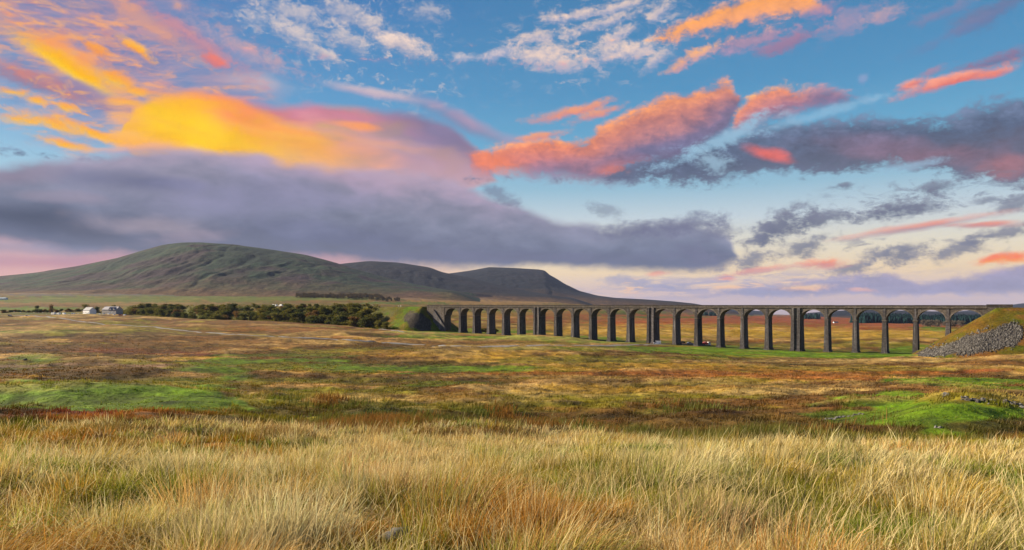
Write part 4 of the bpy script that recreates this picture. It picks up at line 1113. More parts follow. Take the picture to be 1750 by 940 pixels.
def build_rushes():
    """dark rush beds behind the crest"""
    B = [(690, 48, 170, 8, 5000), (620, 54, 110, 5, 2200), (1210, 44, 210, 8, 5500), (1330, 55, 130, 6, 2400), (1690, 36, 80, 2.4, 3600), (1475, 35.5, 80, 1.6, 1600), (1040, 52, 120, 5, 1800), (930, 44, 110, 4, 1600), (840, 75, 60, 5, 700), (1170, 85, 60, 6, 800), (560, 78, 90, 6, 900), (760, 60, 60, 4, 900), (1640, 84, 60, 6, 600)]
    xs = []; ys = []
    for (px, Y, w, wy, n) in B:
        n = int(n * 1.6)
        a = px + rng.normal(0, .5, n) * w; b = Y + rng.normal(0, .5, n) * wy
        xs.append((a - CX) / F * b); ys.append(b)
    x = np.concatenate(xs); y = np.concatenate(ys)
    k = fbm(x / 1.8, y / 1.8, 3, 105) + .12 * rng.random(len(x)) > .5
    x = x[k]; y = y[k]; n = len(x); z = ground_z(x, y)
    L = (.45 + .55 * rng.random(n)) * (.6 + .9 * (fbm(x / 2.4, y / 2.4, 2, 106)))
    lean = WIND * (.1 + .3 * rng.random(n))[:, None] + rng.normal(0, .2, (n, 2))
    c = np.where((fbm(x / 5, y / 5, 3, 107) > .42)[:, None], np.array((.095, .125, .02)), np.array((.23, .11, .022)))
    v = .6 + .8 * rng.random((n, 1))
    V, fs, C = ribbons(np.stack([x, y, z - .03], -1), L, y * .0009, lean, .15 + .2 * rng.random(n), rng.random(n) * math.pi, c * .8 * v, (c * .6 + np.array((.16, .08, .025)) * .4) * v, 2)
    o = mesh_np('rushes', V, fs, M_BLADE, False, C)
    tag(o, 'dark green and rust rush beds in the dip behind the near crest', 'rushes', kind='stuff')

build_near_grass(360000)
build_mid_grass(520000)
build_rushes()

# ------------------------------------------------------------------ trees
def leaf_material(name, cols, trans=.35):
    m, nt, out = material(name)
    geo = nt.node('ShaderNodeNewGeometry'); oi = nt.node('ShaderNodeObjectInfo')
    n = nt.noise(geo.outputs['Position'], .55, 4, .6)
    rv = V_(nt, geo.outputs['Random Per Island'])
    c = nt.ramp((n - .5) * 1.2 + rv * .5 + V_(nt, oi.outputs['Random']) * .5, [(0, cols[0]), (.5, cols[1]), (1, cols[2])])
    d = nt.node('ShaderNodeBsdfDiffuse'); t = nt.node('ShaderNodeBsdfTranslucent')
    nt.put(d.inputs[0], c); nt.put(t.inputs[0], c)
    mx = nt.node('ShaderNodeMixShader'); mx.inputs[0].default_value = trans
    nt.l.new(d.outputs[0], mx.inputs[1]); nt.l.new(t.outputs[0], mx.inputs[2]); nt.l.new(mx.outputs[0], out.inputs['Surface'])
    return m
M_LEAF = {'olive': leaf_material('olive autumn leaves', ((.075, .082, .018), (.12, .118, .024), (.18, .145, .034))),
          'brown': leaf_material('brown autumn leaves', ((.10, .062, .024), (.15, .088, .03), (.21, .125, .04))),
          'dark': leaf_material('dark green leaves', ((.05, .064, .02), (.08, .09, .026), (.12, .115, .034))),
          'conifer': leaf_material('conifer needles', ((.006, .018, .019), (.010, .026, .027), (.016, .036, .034)), .05),  # distant haze blue mixed into the needle colour
          'bare': leaf_material('thin greyish twigs', ((.09, .075, .06), (.13, .11, .085), (.17, .14, .11)))}
M_BARK = simple('bark', (.075, .06, .048), .95, .1, .35, 4)

def crown_mesh(name, h, w, seed, mat, leaf=.42, n=900, base=.12, airy=.0):
    """leaf sprays spread over several uneven lobes"""
    g = np.random.default_rng(seed)
    lobes = []
    for i in range(g.integers(7, 11)):
        a = g.random() * 2 * math.pi; q = g.random() ** .6 * w * .33
        z = h * (base + .12 + (.93 - base - .12) * g.random())
        taper = 1 - .55 * abs(z / h - .5)
        lobes.append((q * math.cos(a) * taper, q * math.sin(a) * taper, z, w * (.20 + .14 * g.random()), h * (.13 + .10 * g.random())))
    P = []
    for i in range(n):
        L = lobes[g.integers(len(lobes))]
        d = g.normal(size=3); d /= np.linalg.norm(d)
        rr = (.35 + .7 * g.random() ** .5) * (1 + airy * g.random())
        P.append((L[0] + d[0] * L[3] * rr, L[1] + d[1] * L[3] * rr, max(h * base * .6, L[2] + d[2] * L[4] * rr)))
    P = np.array(P)
    nrm = g.normal(size=(n, 3)); nrm /= np.linalg.norm(nrm, axis=1)[:, None]
    t = np.cross(nrm, g.normal(size=(n, 3))); t /= np.linalg.norm(t, axis=1)[:, None]; b = np.cross(nrm, t)
    s = (leaf * (.55 + .8 * g.random(n)))[:, None]
    V = np.stack([P - t * s, P + b * s * .6, P + t * s, P - b * s * .6], 1).reshape(-1, 3)
    f = np.arange(n * 4).reshape(n, 4)
    me_o = mesh_np(name, V, [f], mat)
    return me_o

def make_tree(kind, h, w, seed, label, group, name='tree', n=900, leaf=.42, airy=0.0):
    g = random.Random(seed)
    root = empty(name, (0, 0, 0))
    tag(root, label, 'tree', group)
    m = MB()
    m.tube((0, 0, -.6), (g.uniform(-.2, .2), g.uniform(-.2, .2), h * .35), h * .035 + .08, h * .024 + .05, 7)
    top = (g.uniform(-.2, .2), g.uniform(-.2, .2), h * .34)
    for i in range(6):
        a = i * 1.05 + g.random(); e = g.uniform(.5, .85)
        m.tube((top[0] * .9, top[1] * .9, h * g.uniform(.18, .34)), (math.cos(a) * w * .32, math.sin(a) * w * .32, h * e), h * .014 + .03, .02, 5)
    m.build('trunk', M_BARK, root)
    c = crown_mesh('crown', h, w, seed, M_LEAF[kind], leaf, n, .1, airy); c.parent = root
    return root

def plant(proto_list, pos, i, smin=.8, smax=1.2, label=None):
    """first use of a prototype moves it, later uses copy it"""
    p = proto_list[i % len(proto_list)]
    if p.get('used'):
        o = copy_tree(p)
    else:
        o = p
    p['used'] = 1
    o.location = (pos[0], pos[1], pos[2] - .1)
    k = rnd.uniform(smin, smax); o.scale = (k * rnd.uniform(.95, 1.3), k * rnd.uniform(.95, 1.3), k); o.rotation_euler = (0, 0, rnd.uniform(0, 6.28))
    if label: o['label'] = label
    return o

# wood on the face of the left embankment
GW = 'trees on the embankment left of the viaduct'
EP = {k: [make_tree(k, h, w, s + 200, 'x', GW) for s, (h, w) in enumerate(sz)] for k, sz in
      {'olive': [(6.8, 8.6), (5.4, 7.6), (7.2, 8.0)], 'brown': [(6.8, 7.8), (5.6, 7.6)], 'dark': [(7.0, 8.4), (6.0, 7.2)]}.items()}
LBL = {'olive': 'rounded olive green tree on the embankment left of the viaduct', 'brown': 'bushy brown autumn tree on the embankment left of the viaduct', 'dark': 'dark green tree on the embankment left of the viaduct'}
cnt = dict(olive=0, brown=0, dark=0)
k = 0
while k < 214:
    s = 332 + 520 * rnd.random() ** 1.25; d = rnd.uniform(-34, 0.5)
    if s < 352 and d > -27: continue
    if s < 372 and d > -20: continue
    if s < 405 and d > -7 and rnd.random() < .7: continue
    if 690 < s < 730 and d > -20: continue
    x, y, z = emb_point(s, d, S_L, 1, -1.7)
    kind = rnd.choices(('olive', 'brown', 'dark'), (.56, .14, .30))[0]
    top = EYE - 1.2 - z                                   # crowns hardly rise above the line
    sc = min(1.15, max(.45, (top + 2.5) / 8))
    plant(EP[kind], (x, y, z), cnt[kind], .9 * sc, 1.25 * sc, LBL[kind]); cnt[kind] += 1; k += 1
def build_scrub(n):
    s = 338 + 544 * rng.random(n) ** 1.2; d = -36 + 36 * rng.random(n)
    k = (fbm(s / 6, d / 5, 3, 141) > .40) & ((s > 378) | (d < -25)); s = s[k]; d = d[k]; n = len(s)
    h, _ = emb_height(s, d, S_L, 1, EYE - 1.7)
    x = VP0[0] + VD[0] * s + VN[0] * d; y = VP0[1] + VD[1] * s + VN[1] * d
    c = np.stack([x, y, np.maximum(h, ground_z(x, y)) + .2 + 2.2 * rng.random(n) * fbm(s / 5, d / 5, 2, 142) * 1.4], -1)
    t = rng.normal(size=(n, 3)); t /= np.linalg.norm(t, axis=1)[:, None]; b = np.cross(t, rng.normal(size=(n, 3))); b /= np.linalg.norm(b, axis=1)[:, None]
    z = (.35 + .45 * rng.random(n))[:, None]
    V = np.stack([c - t * z, c + b * z * .7, c + t * z, c - b * z * .7], 1).reshape(-1, 3)
    o = mesh_np('undergrowth', V, [np.arange(n * 4).reshape(n, 4)], M_LEAF['olive'])
    tag(o, 'low olive scrub filling in between the embankment trees', 'undergrowth', kind='stuff')
build_scrub(24000)
# plantation under the fell
def build_plantation(n):
    V = []; k = 0
    for i in range(n):
        px = rnd.uniform(507, 684); Y = rnd.uniform(2150, 2330)
        if px > 655 and rnd.random() < .55: continue
        x = (px - CX) / F * Y; h = rnd.uniform(10, 16) * (1 - .3 * (px > 650)); w = h * .5
        m = 90
        d = rng.normal(size=(m, 3)); d /= np.linalg.norm(d, axis=1)[:, None]
        c = np.array((x, Y, gz(x, Y) + h * .55)) + d * np.array((w, w, h * .45)) * (.45 + .6 * rng.random((m, 1)))
        t = rng.normal(size=(m, 3)); t /= np.linalg.norm(t, axis=1)[:, None]; b = np.cross(t, d); s = 1.1 * (.6 + .8 * rng.random((m, 1)))
        V.append(np.stack([c - t * s, c + b * s, c + t * s, c - b * s], 1).reshape(-1, 3)); k += m
    o = mesh_np('plantation', np.concatenate(V), [np.arange(k * 4).reshape(k, 4)], leaf_material('plantation leaves', ((.05, .045, .022), (.085, .06, .03), (.12, .085, .04)), .2))
    tag(o, 'dark brown plantation block standing below the fells', 'plantation', kind='stuff')
build_plantation(260)
# trees round the farm
def lone(kind, px, Y, h, w, label, seed, n=900, leaf=.45, airy=0.0):
    t = make_tree(kind, h, w, seed, label, None, n=n, leaf=leaf, airy=airy); p = on_ground(px, Y); t.location = (p[0], p[1], p[2] - .1)
    return t
lone('dark', 63, 905, 9, 9, 'dark rounded tree left of the white caravans', 401)
lone('brown', 88, 915, 10.5, 8, 'tall brown tree above the white caravans', 402)
lone('olive', 147, 905, 11, 11, 'broad olive tree behind the slate roofed cottage', 403)
lone('dark', 166, 925, 10, 8, 'dark tree between the cottage and the inn', 404)
lone('olive', 222, 885, 9.5, 11, 'green tree at the right end of the inn', 405)
lone('brown', 244, 900, 8.5, 11, 'brown tree second to the right of the inn', 406)
lone('bare', 260, 915, 12, 10, 'thin grey tree rising over the trees right of the inn', 407, 300, .4, .5)
lone('dark', 196, 930, 11, 8, 'dark tree showing over the roof of the inn', 408)
lone('bare', 318, 1010, 9, 9, 'thin grey bush on the field above the embankment', 409, 300, .4, .5)
GH = 'low brown trees of the hedge line behind the caravans'
HP = [make_tree('brown', 5.5, 7, 420, 'x', GH), make_tree('dark', 5, 7, 421, 'x', GH)]
for i in range(42):
    px = 4 + i * 6 + rnd.uniform(-4, 4)
    plant(HP, on_ground(px, rnd.uniform(915, 950)), i, .7, 1.15, 'low dark brown tree in the hedge line behind the caravans')
GR = 'grey leafless trees beyond the right hand arches'
RP = [make_tree('bare', 13, 13, 430, 'x', GR, n=420, leaf=.9, airy=.3), make_tree('bare', 11, 12, 431, 'x', GR, n=420, leaf=.9, airy=.3)]
for i in range(13):
    px = 1578 + i * 5.5 + rnd.uniform(-2, 2)
    plant(RP, on_ground(px, rnd.uniform(1180, 1300)), i, .6, 1.0, 'grey leafless tree in the clump seen through the last arches')
GB = 'bushes under the first arches'
BP = [make_tree('brown', 4.5, 5.5, 440, 'x', GB), make_tree('olive', 4, 5, 441, 'x', GB)]
for i, (px, Y) in enumerate(((818, 660), (824, 650), (830, 668), (846, 655), (795, 640), (788, 652))):
    plant(BP, on_ground(px, Y), i, .8, 1.2, 'bush between the piers at the left end of the viaduct' if px > 780 else 'low bush at the foot of the embankment beside the first arch')

# far conifer plantations, one dark mass each
def conifer_mass(label, lo, hi, Y0, Y1, h, n, seed):
    g = np.random.default_rng(seed)
    px = lo + (hi - lo) * g.random(n); Y = Y0 + (Y1 - Y0) * g.random(n)
    x = (px - CX) / F * Y; z = ground_z(x, Y); hh = h * (.7 + .5 * g.random(n)) * (.75 + .5 * fbm(px / 30, Y / 200, 3, seed))
    w = hh * .26
    V = []; fs = []
    k = 6
    tiers = ((.05, 1.0), (.35, .85), (.36, .62), (.68, .5), (.69, .34), (1.0, .02))
    for (a, wr) in tiers:
        for i in range(k):
            ph = 2 * math.pi * i / k + g.random(n)
            V.append(np.stack([x + np.cos(ph) * w * wr * (.8 + .4 * g.random(n)), Y + np.sin(ph) * w * wr, z + hh * a], -1))
    V = np.stack(V, 1)
    m = V.shape[1]; V = V.reshape(-1, 3); b = (np.arange(n) * m)[:, None]
    for t in range(len(tiers) - 1):
        for i in range(k):
            fs.append(b + np.array([t * k + i, t * k + (i + 1) % k, (t + 1) * k + (i + 1) % k, (t + 1) * k + i]))
    o = mesh_np('conifer_forest', V, fs, M_LEAF['conifer'])
    tag(o, label, 'forest', kind='stuff')
conifer_mass('dark blue green conifer plantation beyond the right hand arches', 1455, 1790, 1700, 2700, 21, 7000, 501)
conifer_mass('small hazy plantation on the rise beyond the middle arches', 1368, 1400, 2500, 2700, 20, 110, 502)
conifer_mass('hazy plantation on the low green rise beyond the middle arches', 1195, 1230, 2500, 2700, 16, 110, 503)
# ------------------------------------------------------------------ tracks
def ribbon_path(label, pts, width, col, name='path'):
    q = np.array(pts, float); xs = np.arange(q[0, 0], q[-1, 0], 9.0); ys = np.interp(xs, q[:, 0], q[:, 1])
    P0 = [ground_at(px, py, 120, 1500) for px, py in pts]
    yy = np.interp(xs, q[:, 0], [p[1] for p in P0])
    P = [ground_at(px, py, Y * .9, Y * 1.1) for px, py, Y in zip(xs, ys, yy)]
    dense = []
    for a, b in zip(P[:-1], P[1:]):
        n = max(2, int(math.hypot(b[0] - a[0], b[1] - a[1]) / 4))
        dense += [(a[0] + (b[0] - a[0]) * i / n, a[1] + (b[1] - a[1]) * i / n) for i in range(n)]
    dense.append(P[-1][:2])
    D = np.array(dense)
    kk = np.ones(7) / 7
    for c in range(2): D[:, c] = np.convolve(np.pad(D[:, c], 3, mode='edge'), kk, 'valid')
    T = np.gradient(D, axis=0); T /= np.linalg.norm(T, axis=1)[:, None] + 1e-9
    Nn = np.stack([-T[:, 1], T[:, 0]], -1)
    w = width * (.8 + .4 * fbm(D[:, 0] / 15, D[:, 1] / 15, 2, 77))
    offs = np.linspace(-.5, .5, 7)
    rows = []
    for o_ in offs:
        q = D + Nn * (w * o_)[:, None]
        rows.append(q)
    Q = np.stack(rows, 1)
    zc = ground_z(Q[..., 0].ravel(), Q[..., 1].ravel()).reshape(Q.shape[:2])
    zz = zc + .22
    zz[:, [0, -1]] = zc[:, [0, -1]] + .02
    V = np.concatenate([Q, zz[..., None]], -1).reshape(-1, 3)
    f = grid_faces(len(D), len(offs))
    o = mesh_np(name, V, [f], M_TRACK, True)
    tag(o, label, name, kind='structure')
    return o
M_TRACK = simple('pale stony track', (.19, .18, .165), .95, .1, .3, .6)
M_ROAD = simple('worn asphalt', (.10, .105, .11), .85, .2, .25, .5)
ribbon_path('pale gravel track winding from the farm to the viaduct piers', [(20, 539), (60, 540), (95, 543), (130, 548), (170, 553.5), (215, 556), (262, 559), (310, 565), (360, 569), (430, 573.5), (500, 577), (570, 580), (650, 585), (690, 588), (740, 590.5)], 2.8, None)
ribbon_path('pale track running under the middle piers', [(742, 590.6), (800, 592.5), (870, 592), (940, 590), (1020, 591), (1070, 590), (1130, 588.5), (1180, 588), (1225, 590.5)], 3.4, None)
ribbon_path('narrow road along the foot of the left embankment', [(525, 543.5), (555, 546.5), (590, 553), (630, 559), (665, 563.5), (700, 569)], 3.2, None, 'road')

# ------------------------------------------------------------------ scree and rocks
def grey_rock(name, c0, seed=0):
    return simple(name, c0, .95, .1, .45, 1.2)
M_LIME = grey_rock('weathered limestone', (.135, .13, .122))
M_ROCK = grey_rock('grey gritstone', (.085, .078, .07))

def build_scree(n):
    V = []; Fq = []
    k = 0; tries = 0
    base = np.array([(-1, -1, -1), (1, -1, -1), (1, 1, -1), (-1, 1, -1), (-1, -1, 1), (1, -1, 1), (1, 1, 1), (-1, 1, 1)], float) * .5
    fq = np.array([(3, 2, 1, 0), (4, 5, 6, 7), (0, 1, 5, 4), (1, 2, 6, 5), (2, 3, 7, 6), (3, 0, 4, 7)])
    N = n * 24
    s = S_R + 45 - 150 * rng.random(N); d = -50 + 55 * rng.random(N)
    h, _ = emb_height(s, d, S_R, -1, EYE - 1.6)
    x = VP0[0] + VD[0] * s + VN[0] * d; y = VP0[1] + VD[1] * s + VN[1] * d
    h = np.maximum(h, ground_z(x, y))
    px = CX + F * x / y; py = HY - F * (h - EYE) / y
    m = in_poly(px + (fbm(s / 6, d / 6, 3, 46) - .5) * 22, py + (fbm(s / 5, d / 5, 3, 47) - .5) * 9 + rng.normal(0, 3.2, N), SCREE)
    m &= rng.random(N) < .25 + 1.6 * (fbm(s / 7, d / 5, 3, 48) - .3)
    idx = np.nonzero(m)[0][:n]
    for i in idx:
        sz = .18 + .52 * rng.random() ** 2.4
        a = rng.normal(size=(3, 3)); q, _r = np.linalg.qr(a)
        p = (base + rng.normal(0, .13, (8, 3))) * np.array((1.3, 1.0, .75)) * sz
        V.append(p @ q.T + np.array((x[i], y[i], h[i] + sz * .12))); Fq.append(fq + 8 * k); k += 1
    o = mesh_np('rubble', np.concatenate(V), [np.concatenate(Fq)], M_SCREE)
    tag(o, 'grey stone scree spilling down the right hand embankment', 'rubble', kind='stuff')
m, nt, out = material('pale scree stones')
b = nt.node('ShaderNodeBsdfPrincipled'); geo = nt.node('ShaderNodeNewGeometry')
nt.put(b.inputs['Base Color'], nt.ramp(geo.outputs['Random Per Island'], [(0, (.024, .021, .018)), (.5, (.055, .050, .045)), (1, (.125, .117, .108))]))
b.inputs['Roughness'].default_value = .95; nt.l.new(b.outputs[0], out.inputs['Surface']); M_SCREE = m
build_scree(9000)

def rock(px, py, w, label, mat, group=None, y0=25, seed=None, flat=.6):
    p = ground_at(px, py, y0, 500)
    g = MB(); sd = seed if seed is not None else rnd.randrange(10 ** 6)
    rr = random.Random(sd)
    g.blob((0, 0, 0), (w * .5, w * rr.uniform(.35, .5), w * flat * .5), sd, 9, 6, .38)
    o = g.build('rock', mat)
    o.location = (p[0], p[1], p[2] + w * flat * .10); o.rotation_euler = (rr.uniform(-.2, .2), rr.uniform(-.2, .2), rr.uniform(0, 6))
    tag(o, label, 'rock', group)
    return o
GL = 'pale limestone rocks at the edge of the green mound'
for i in range(16):
    t = i / 15; px = 1408 + 66 * t + rnd.uniform(-3, 3); py = 719 - 12 * t + rnd.uniform(-1.5, 1.5)
    rock(px, py, rnd.uniform(.22, .5), 'small pale limestone rock in the broken line left of the green mound', M_LIME, GL, 38)
GWl = 'stones of the tumbled wall on the green mound'
for i in range(28):
    t = i / 27; px = 1643 + 105 * t + rnd.uniform(-3, 3); py = 682 + 12 * t + rnd.uniform(-4.5, 4)
    rock(px, py, rnd.uniform(.2, .5), 'grey stone in the tumbled wall across the green mound at the right', M_ROCK if rnd.random() < .6 else M_LIME, GWl, 38, None, .6)
for px, py, w, lb in ((1618, 677, .8, 'lone grey stone left of the tumbled wall'), (1607, 732, .35, 'small pale stone at the foot of the green mound'), (1600, 731, .3, 'smallest pale stone at the foot of the green mound')):
    rock(px, py, w, lb, M_LIME, None, 38)
rock(42, 616, 1.3, 'dark boulder by the small green hollow at the left', M_ROCK, None, 60)
# stone lying in the near grass
p = ground_at(676, 925, 3, 12)
g = MB(); g.blob((0, 0, 0), (.105, .07, .05), 5, 12, 8, .3); st = g.build('rock', M_LIME, None, True)
st.location = (p[0], p[1], p[2] + .36); st.rotation_euler = (.1, -.15, .3)
st.location.z = p[2] + .05
tag(st, 'single grey stone lying among the near grass', 'rock')

# ------------------------------------------------------------------ buildings
M_SLATE = simple('blue grey slate', (.085, .095, .125), .7, .3, .3, 2)
M_SLATE2 = simple('lilac grey slate', (.17, .165, .20), .75, .3, .3, 2)
M_WHITE = simple('white render', (.72, .72, .74), .8, .2, .12, 1)
M_GREYW = simple('grey stone wall', (.34, .32, .31), .9, .2, .35, 1.5)
M_GLASS = simple('dark window glass', (.02, .025, .03), .15, .5, .1, 1)
M_TIN = simple('pale blue metal sheet', (.26, .33, .38), .5, .4, .12, 1)
M_BRICKC = simple('brown chimney stone', (.26, .17, .13), .9, .2, .3, 2)

def house(name, label, cat, loc, rz, L, Wd, H, rise, wall, roof, gable=None, chimneys=(), wins=4, storeys=2, door=True):
    root = empty(name, loc, rz); tag(root, label, cat)
    m = MB(); m.prism([(-Wd / 2, -.8), (Wd / 2, -.8), (Wd / 2, H), (0, H + rise), (-Wd / 2, H)], -L / 2, L / 2)
    m.v = [(y, x, z) for x, y, z in m.v]
    m.build('wall', wall, root)
    m = MB(); ov = .3; t = .16
    for sg in (-1, 1):
        e = (sg * (Wd / 2 + ov), H - ov * rise / (Wd / 2))
        m.prism([(0, H + rise + .02), e, (e[0], e[1] + t), (0, H + rise + .02 + t)], -L / 2 - .25, L / 2 + .25)
    m.v = [(y, x, z) for x, y, z in m.v]
    rf = m.build('roof', roof, root)
    for c in chimneys:
        g = MB(); g.box(c - .5, c + .5, -.35, .35, H + rise - .6, H + rise + 1.3); g.build('chimney', M_BRICKC, rf)
    for st_ in range(storeys):
        for i in range(wins):
            x = -L / 2 + L * (i + .5) / wins
            if door and st_ == 0 and i == wins // 2: continue
            z = .9 + st_ * 2.6
            f = MB(); f.box(x - .55, x + .55, -Wd / 2 - .06, -Wd / 2 + .1, z, z + 1.25); fo = f.build('window', M_WHITE, root)
            f = MB(); f.box(x - .45, x + .45, -Wd / 2 - .09, -Wd / 2 - .03, z + .1, z + 1.15); f.build('pane', M_GLASS, fo)
    if door:
        x = -L / 2 + L * (wins // 2 + .5) / wins
        f = MB(); f.box(x - .5, x + .5, -Wd / 2 - .07, -Wd / 2 + .1, -.2, 2.05); f.build('door', M_SLATE, root)
    if gable:
        f = MB(); s = -1
        f.prism([(-Wd / 2 + .02, -.8), (Wd / 2 - .02, -.8), (Wd / 2 - .02, H), (0, H + rise - .02), (-Wd / 2 + .02, H)], -L / 2 - .05, -L / 2 + .1)
        f.v = [(y, x, z) for x, y, z in f.v]
        f.build('gable', gable, root)
    return root
house('cottage', 'white gabled cottage with a dark blue slate roof', 'cottage', on_ground(153, 860), R(-34), 17, 8, 4.4, 3.6, M_WHITE, M_SLATE, M_WHITE, (-6,), 4)
inn = house('inn', 'long stone inn with lilac slate roofs and a brown chimney', 'inn', on_ground(192, 870), R(-26), 28, 9, 5.6, 3.6, M_GREYW, M_SLATE2, M_GREYW, (-13.2, 3, 13), 7)
for x in (2.5, 9.5):
    g = MB(); g.prism([(x - 2.6, 5.0), (x + 2.6, 5.0), (x, 8.3)], -5.0, -1.0); gb = g.build('dormer', M_GREYW, inn)
    g = MB(); g.prism([(x - 2.9, 4.8), (x, 8.45), (x, 8.75), (x - 3.1, 4.8)], -5.2, -.9); g.prism([(x + 2.9, 4.8), (x + 3.1, 4.8), (x, 8.75), (x, 8.45)], -5.2, -.9); g.build('dormer_roof', M_SLATE2, gb)
house('barn', 'pale blue roofed barn at the left edge', 'barn', on_ground(5, 1750), R(-5), 20, 10, 3.0, 2.4, M_WHITE, M_TIN, None, (), 4, 1, False)
house('farmhouse', 'tiny white farmhouse on the rise beyond the middle arches', 'farmhouse', on_ground(1428, 2050), R(5), 13, 7, 5, 3, M_WHITE, M_SLATE, None, (-5, 5), 4)

# ------------------------------------------------------------------ vehicles
def paint(name, c, r=.35): return simple(name, c, r, .5, .06, 1)
P_WHITE = paint('white paint', (.80, .80, .80)); P_SILVER = paint('silver paint', (.42, .44, .47)); P_RED = paint('red paint', (.50, .03, .03)); P_PINK = paint('faded red paint', (.55, .16, .15), .6); P_BLUE = paint('dark blue paint', (.04, .06, .14)); P_GREY = paint('blue grey paint', (.16, .19, .25))
M_TYRE = simple('tyre rubber', (.02, .02, .02), .9, .2, .2, 2); M_RIM = simple('wheel rim', (.4, .4, .42), .4, .5, .1, 2); M_LAMPG = simple('lamp glass', (.7, .68, .6), .2, .5, .05, 2)

def wheel(root, x, y, r):
    g = MB(); g.cyl((x, r), r, y - .11, y + .11, 14); w = g.build('wheel', M_TYRE, root)
    g = MB(); g.cyl((x, r), r * .6, y - .13, y + .13, 10); g.build('rim', M_RIM, w)
def body(root, prof, w, mat, name='body'):
    g = MB(); g.prism(prof, -w / 2, w / 2); return g.build(name, mat, root)
def car(label, loc, rz, mat, group=None):
    root = empty('car', loc, rz); tag(root, label, 'car', group)
    body(root, [(-2.1, .35), (2.1, .35), (2.15, .72), (1.95, .86), (.95, .95), (.35, 1.42), (-1.15, 1.45), (-1.85, 1.0), (-2.1, .95)], 1.72, mat)
    g = MB(); g.prism([(.86, .97), (.33, 1.36), (-1.1, 1.38), (-1.65, 1.0)], -.875, .875); g.build('window', M_GLASS, root)
    for x in (-1.3, 1.35):
        for y in (-.78, .78): wheel(root, x, y, .32)
    for y in (-.6, .6):
        g = MB(); g.box(2.1, 2.19, y - .18, y + .18, .6, .76); g.build('headlight', M_LAMPG, root)
    return root
def van(label, loc, rz, mat, group=None, L=5.4):
    root = empty('van', loc, rz); tag(root, label, 'van', group)
    h = L / 2
    body(root, [(-h, .4), (h, .4), (h, 1.05), (h - .75, 1.2), (h - 1.5, 2.2), (h - 1.9, 2.35), (-h, 2.35)], 2.0, mat)
    g = MB(); g.prism([(h - .84, 1.25), (h - 1.45, 2.1), (h - 2.2, 2.1), (h - 2.2, 1.25)], -1.02, 1.02); g.build('window', M_GLASS, root)
    for x in (-h + 1.0, h - .95):
        for y in (-.9, .9): wheel(root, x, y, .36)
    for y in (-.75, .75):
        g = MB(); g.box(h - .04, h + .04, y - .16, y + .16, .75, .95); g.build('headlight', M_LAMPG, root)
    return root
def caravan(label, loc, rz, group=None, L=6.2):
    root = empty('caravan', loc, rz); tag(root, label, 'caravan', group)
    h = L / 2
    body(root, [(-h, .5), (h - .2, .5), (h, 1.2), (h - .35, 2.35), (h - .8, 2.6), (-h + .5, 2.6), (-h, 2.2)], 2.2, P_WHITE)
    for x in (-1.7, .2, 1.7):
        g = MB(); g.box(x - .45, x + .45, -1.13, 1.13, 1.5, 2.1); g.build('window', M_GLASS, root)
    for y in (-1.0, 1.0): wheel(root, 0, y, .34)
    g = MB(); g.tube((h - .2, 0, .5), (h + .9, 0, .5), .06, .05); g.build('tow_bar', M_RIM, root)
    return root
caravan('leftmost long white caravan on the green field', on_ground(91.5, 850), R(-28), 'caravans beside the farm', 7)
caravan('white caravan second from the left on the green field', on_ground(100.5, 850), R(-30), 'caravans beside the farm', 6)
van('white van right of the two caravans', on_ground(110, 850), R(-32), P_WHITE, 'white vans parked by the farm', 5.6)
van('white van in front of the left gable of the cottage', on_ground(126, 845), R(80), P_WHITE, 'white vans parked by the farm')
for px, mt, lb in ((117, P_WHITE, 'small white car between the two white vans'), (132, P_WHITE, 'white car left of the cottage'), (139, P_BLUE, 'dark blue car at the cottage corner'), (151, P_WHITE, 'white car in front of the cottage'), (158, P_SILVER, 'silver car in front of the cottage'), (170, P_WHITE, 'white car between cottage and inn'), (177, P_SILVER, 'silver car at the left end of the inn'), (186, P_WHITE, 'white car before the middle of the inn'), (195, P_SILVER, 'pale silver car near the right end of the inn'), (213, P_WHITE, 'white car just past the right end of the inn')):
    car(lb, on_ground(px, 838 + rnd.uniform(-4, 4)), R(rnd.choice((-30, -38, 140, 150))), mt, 'cars parked along the front of the farm')
car('bright red car in front of the inn', on_ground(206, 826), R(15), P_RED, 'cars parked along the front of the farm')
car('silver car on the track at the far left', on_ground(17, 800), R(10), P_SILVER)
car('pale car beside the track behind the silver one', on_ground(47, 795), R(10), P_WHITE)
e = emb_point(520, 4, S_L, 1, -1.7)
def on_bank(px, label, L):
    s = (px - CX) / F                                      # where the bearing crosses the top of the bank
    k = ((s * VP0[1] - VP0[0]) + 4.2 * (s * VN[1] - VN[0])) / (VD[0] - s * VD[1])
    x, y, z = emb_point(k, 4.2, S_L, 1, -1.7)
    return (x, y, z)
ab = math.atan2(VD[1], VD[0])
van('long white van on top of the embankment', on_bank(469, '', 0), ab, P_WHITE, 'white vans on the embankment', 8.5)
van('short white van on top of the embankment', on_bank(480, '', 0), ab, P_WHITE, 'white vans on the embankment', 5.5)
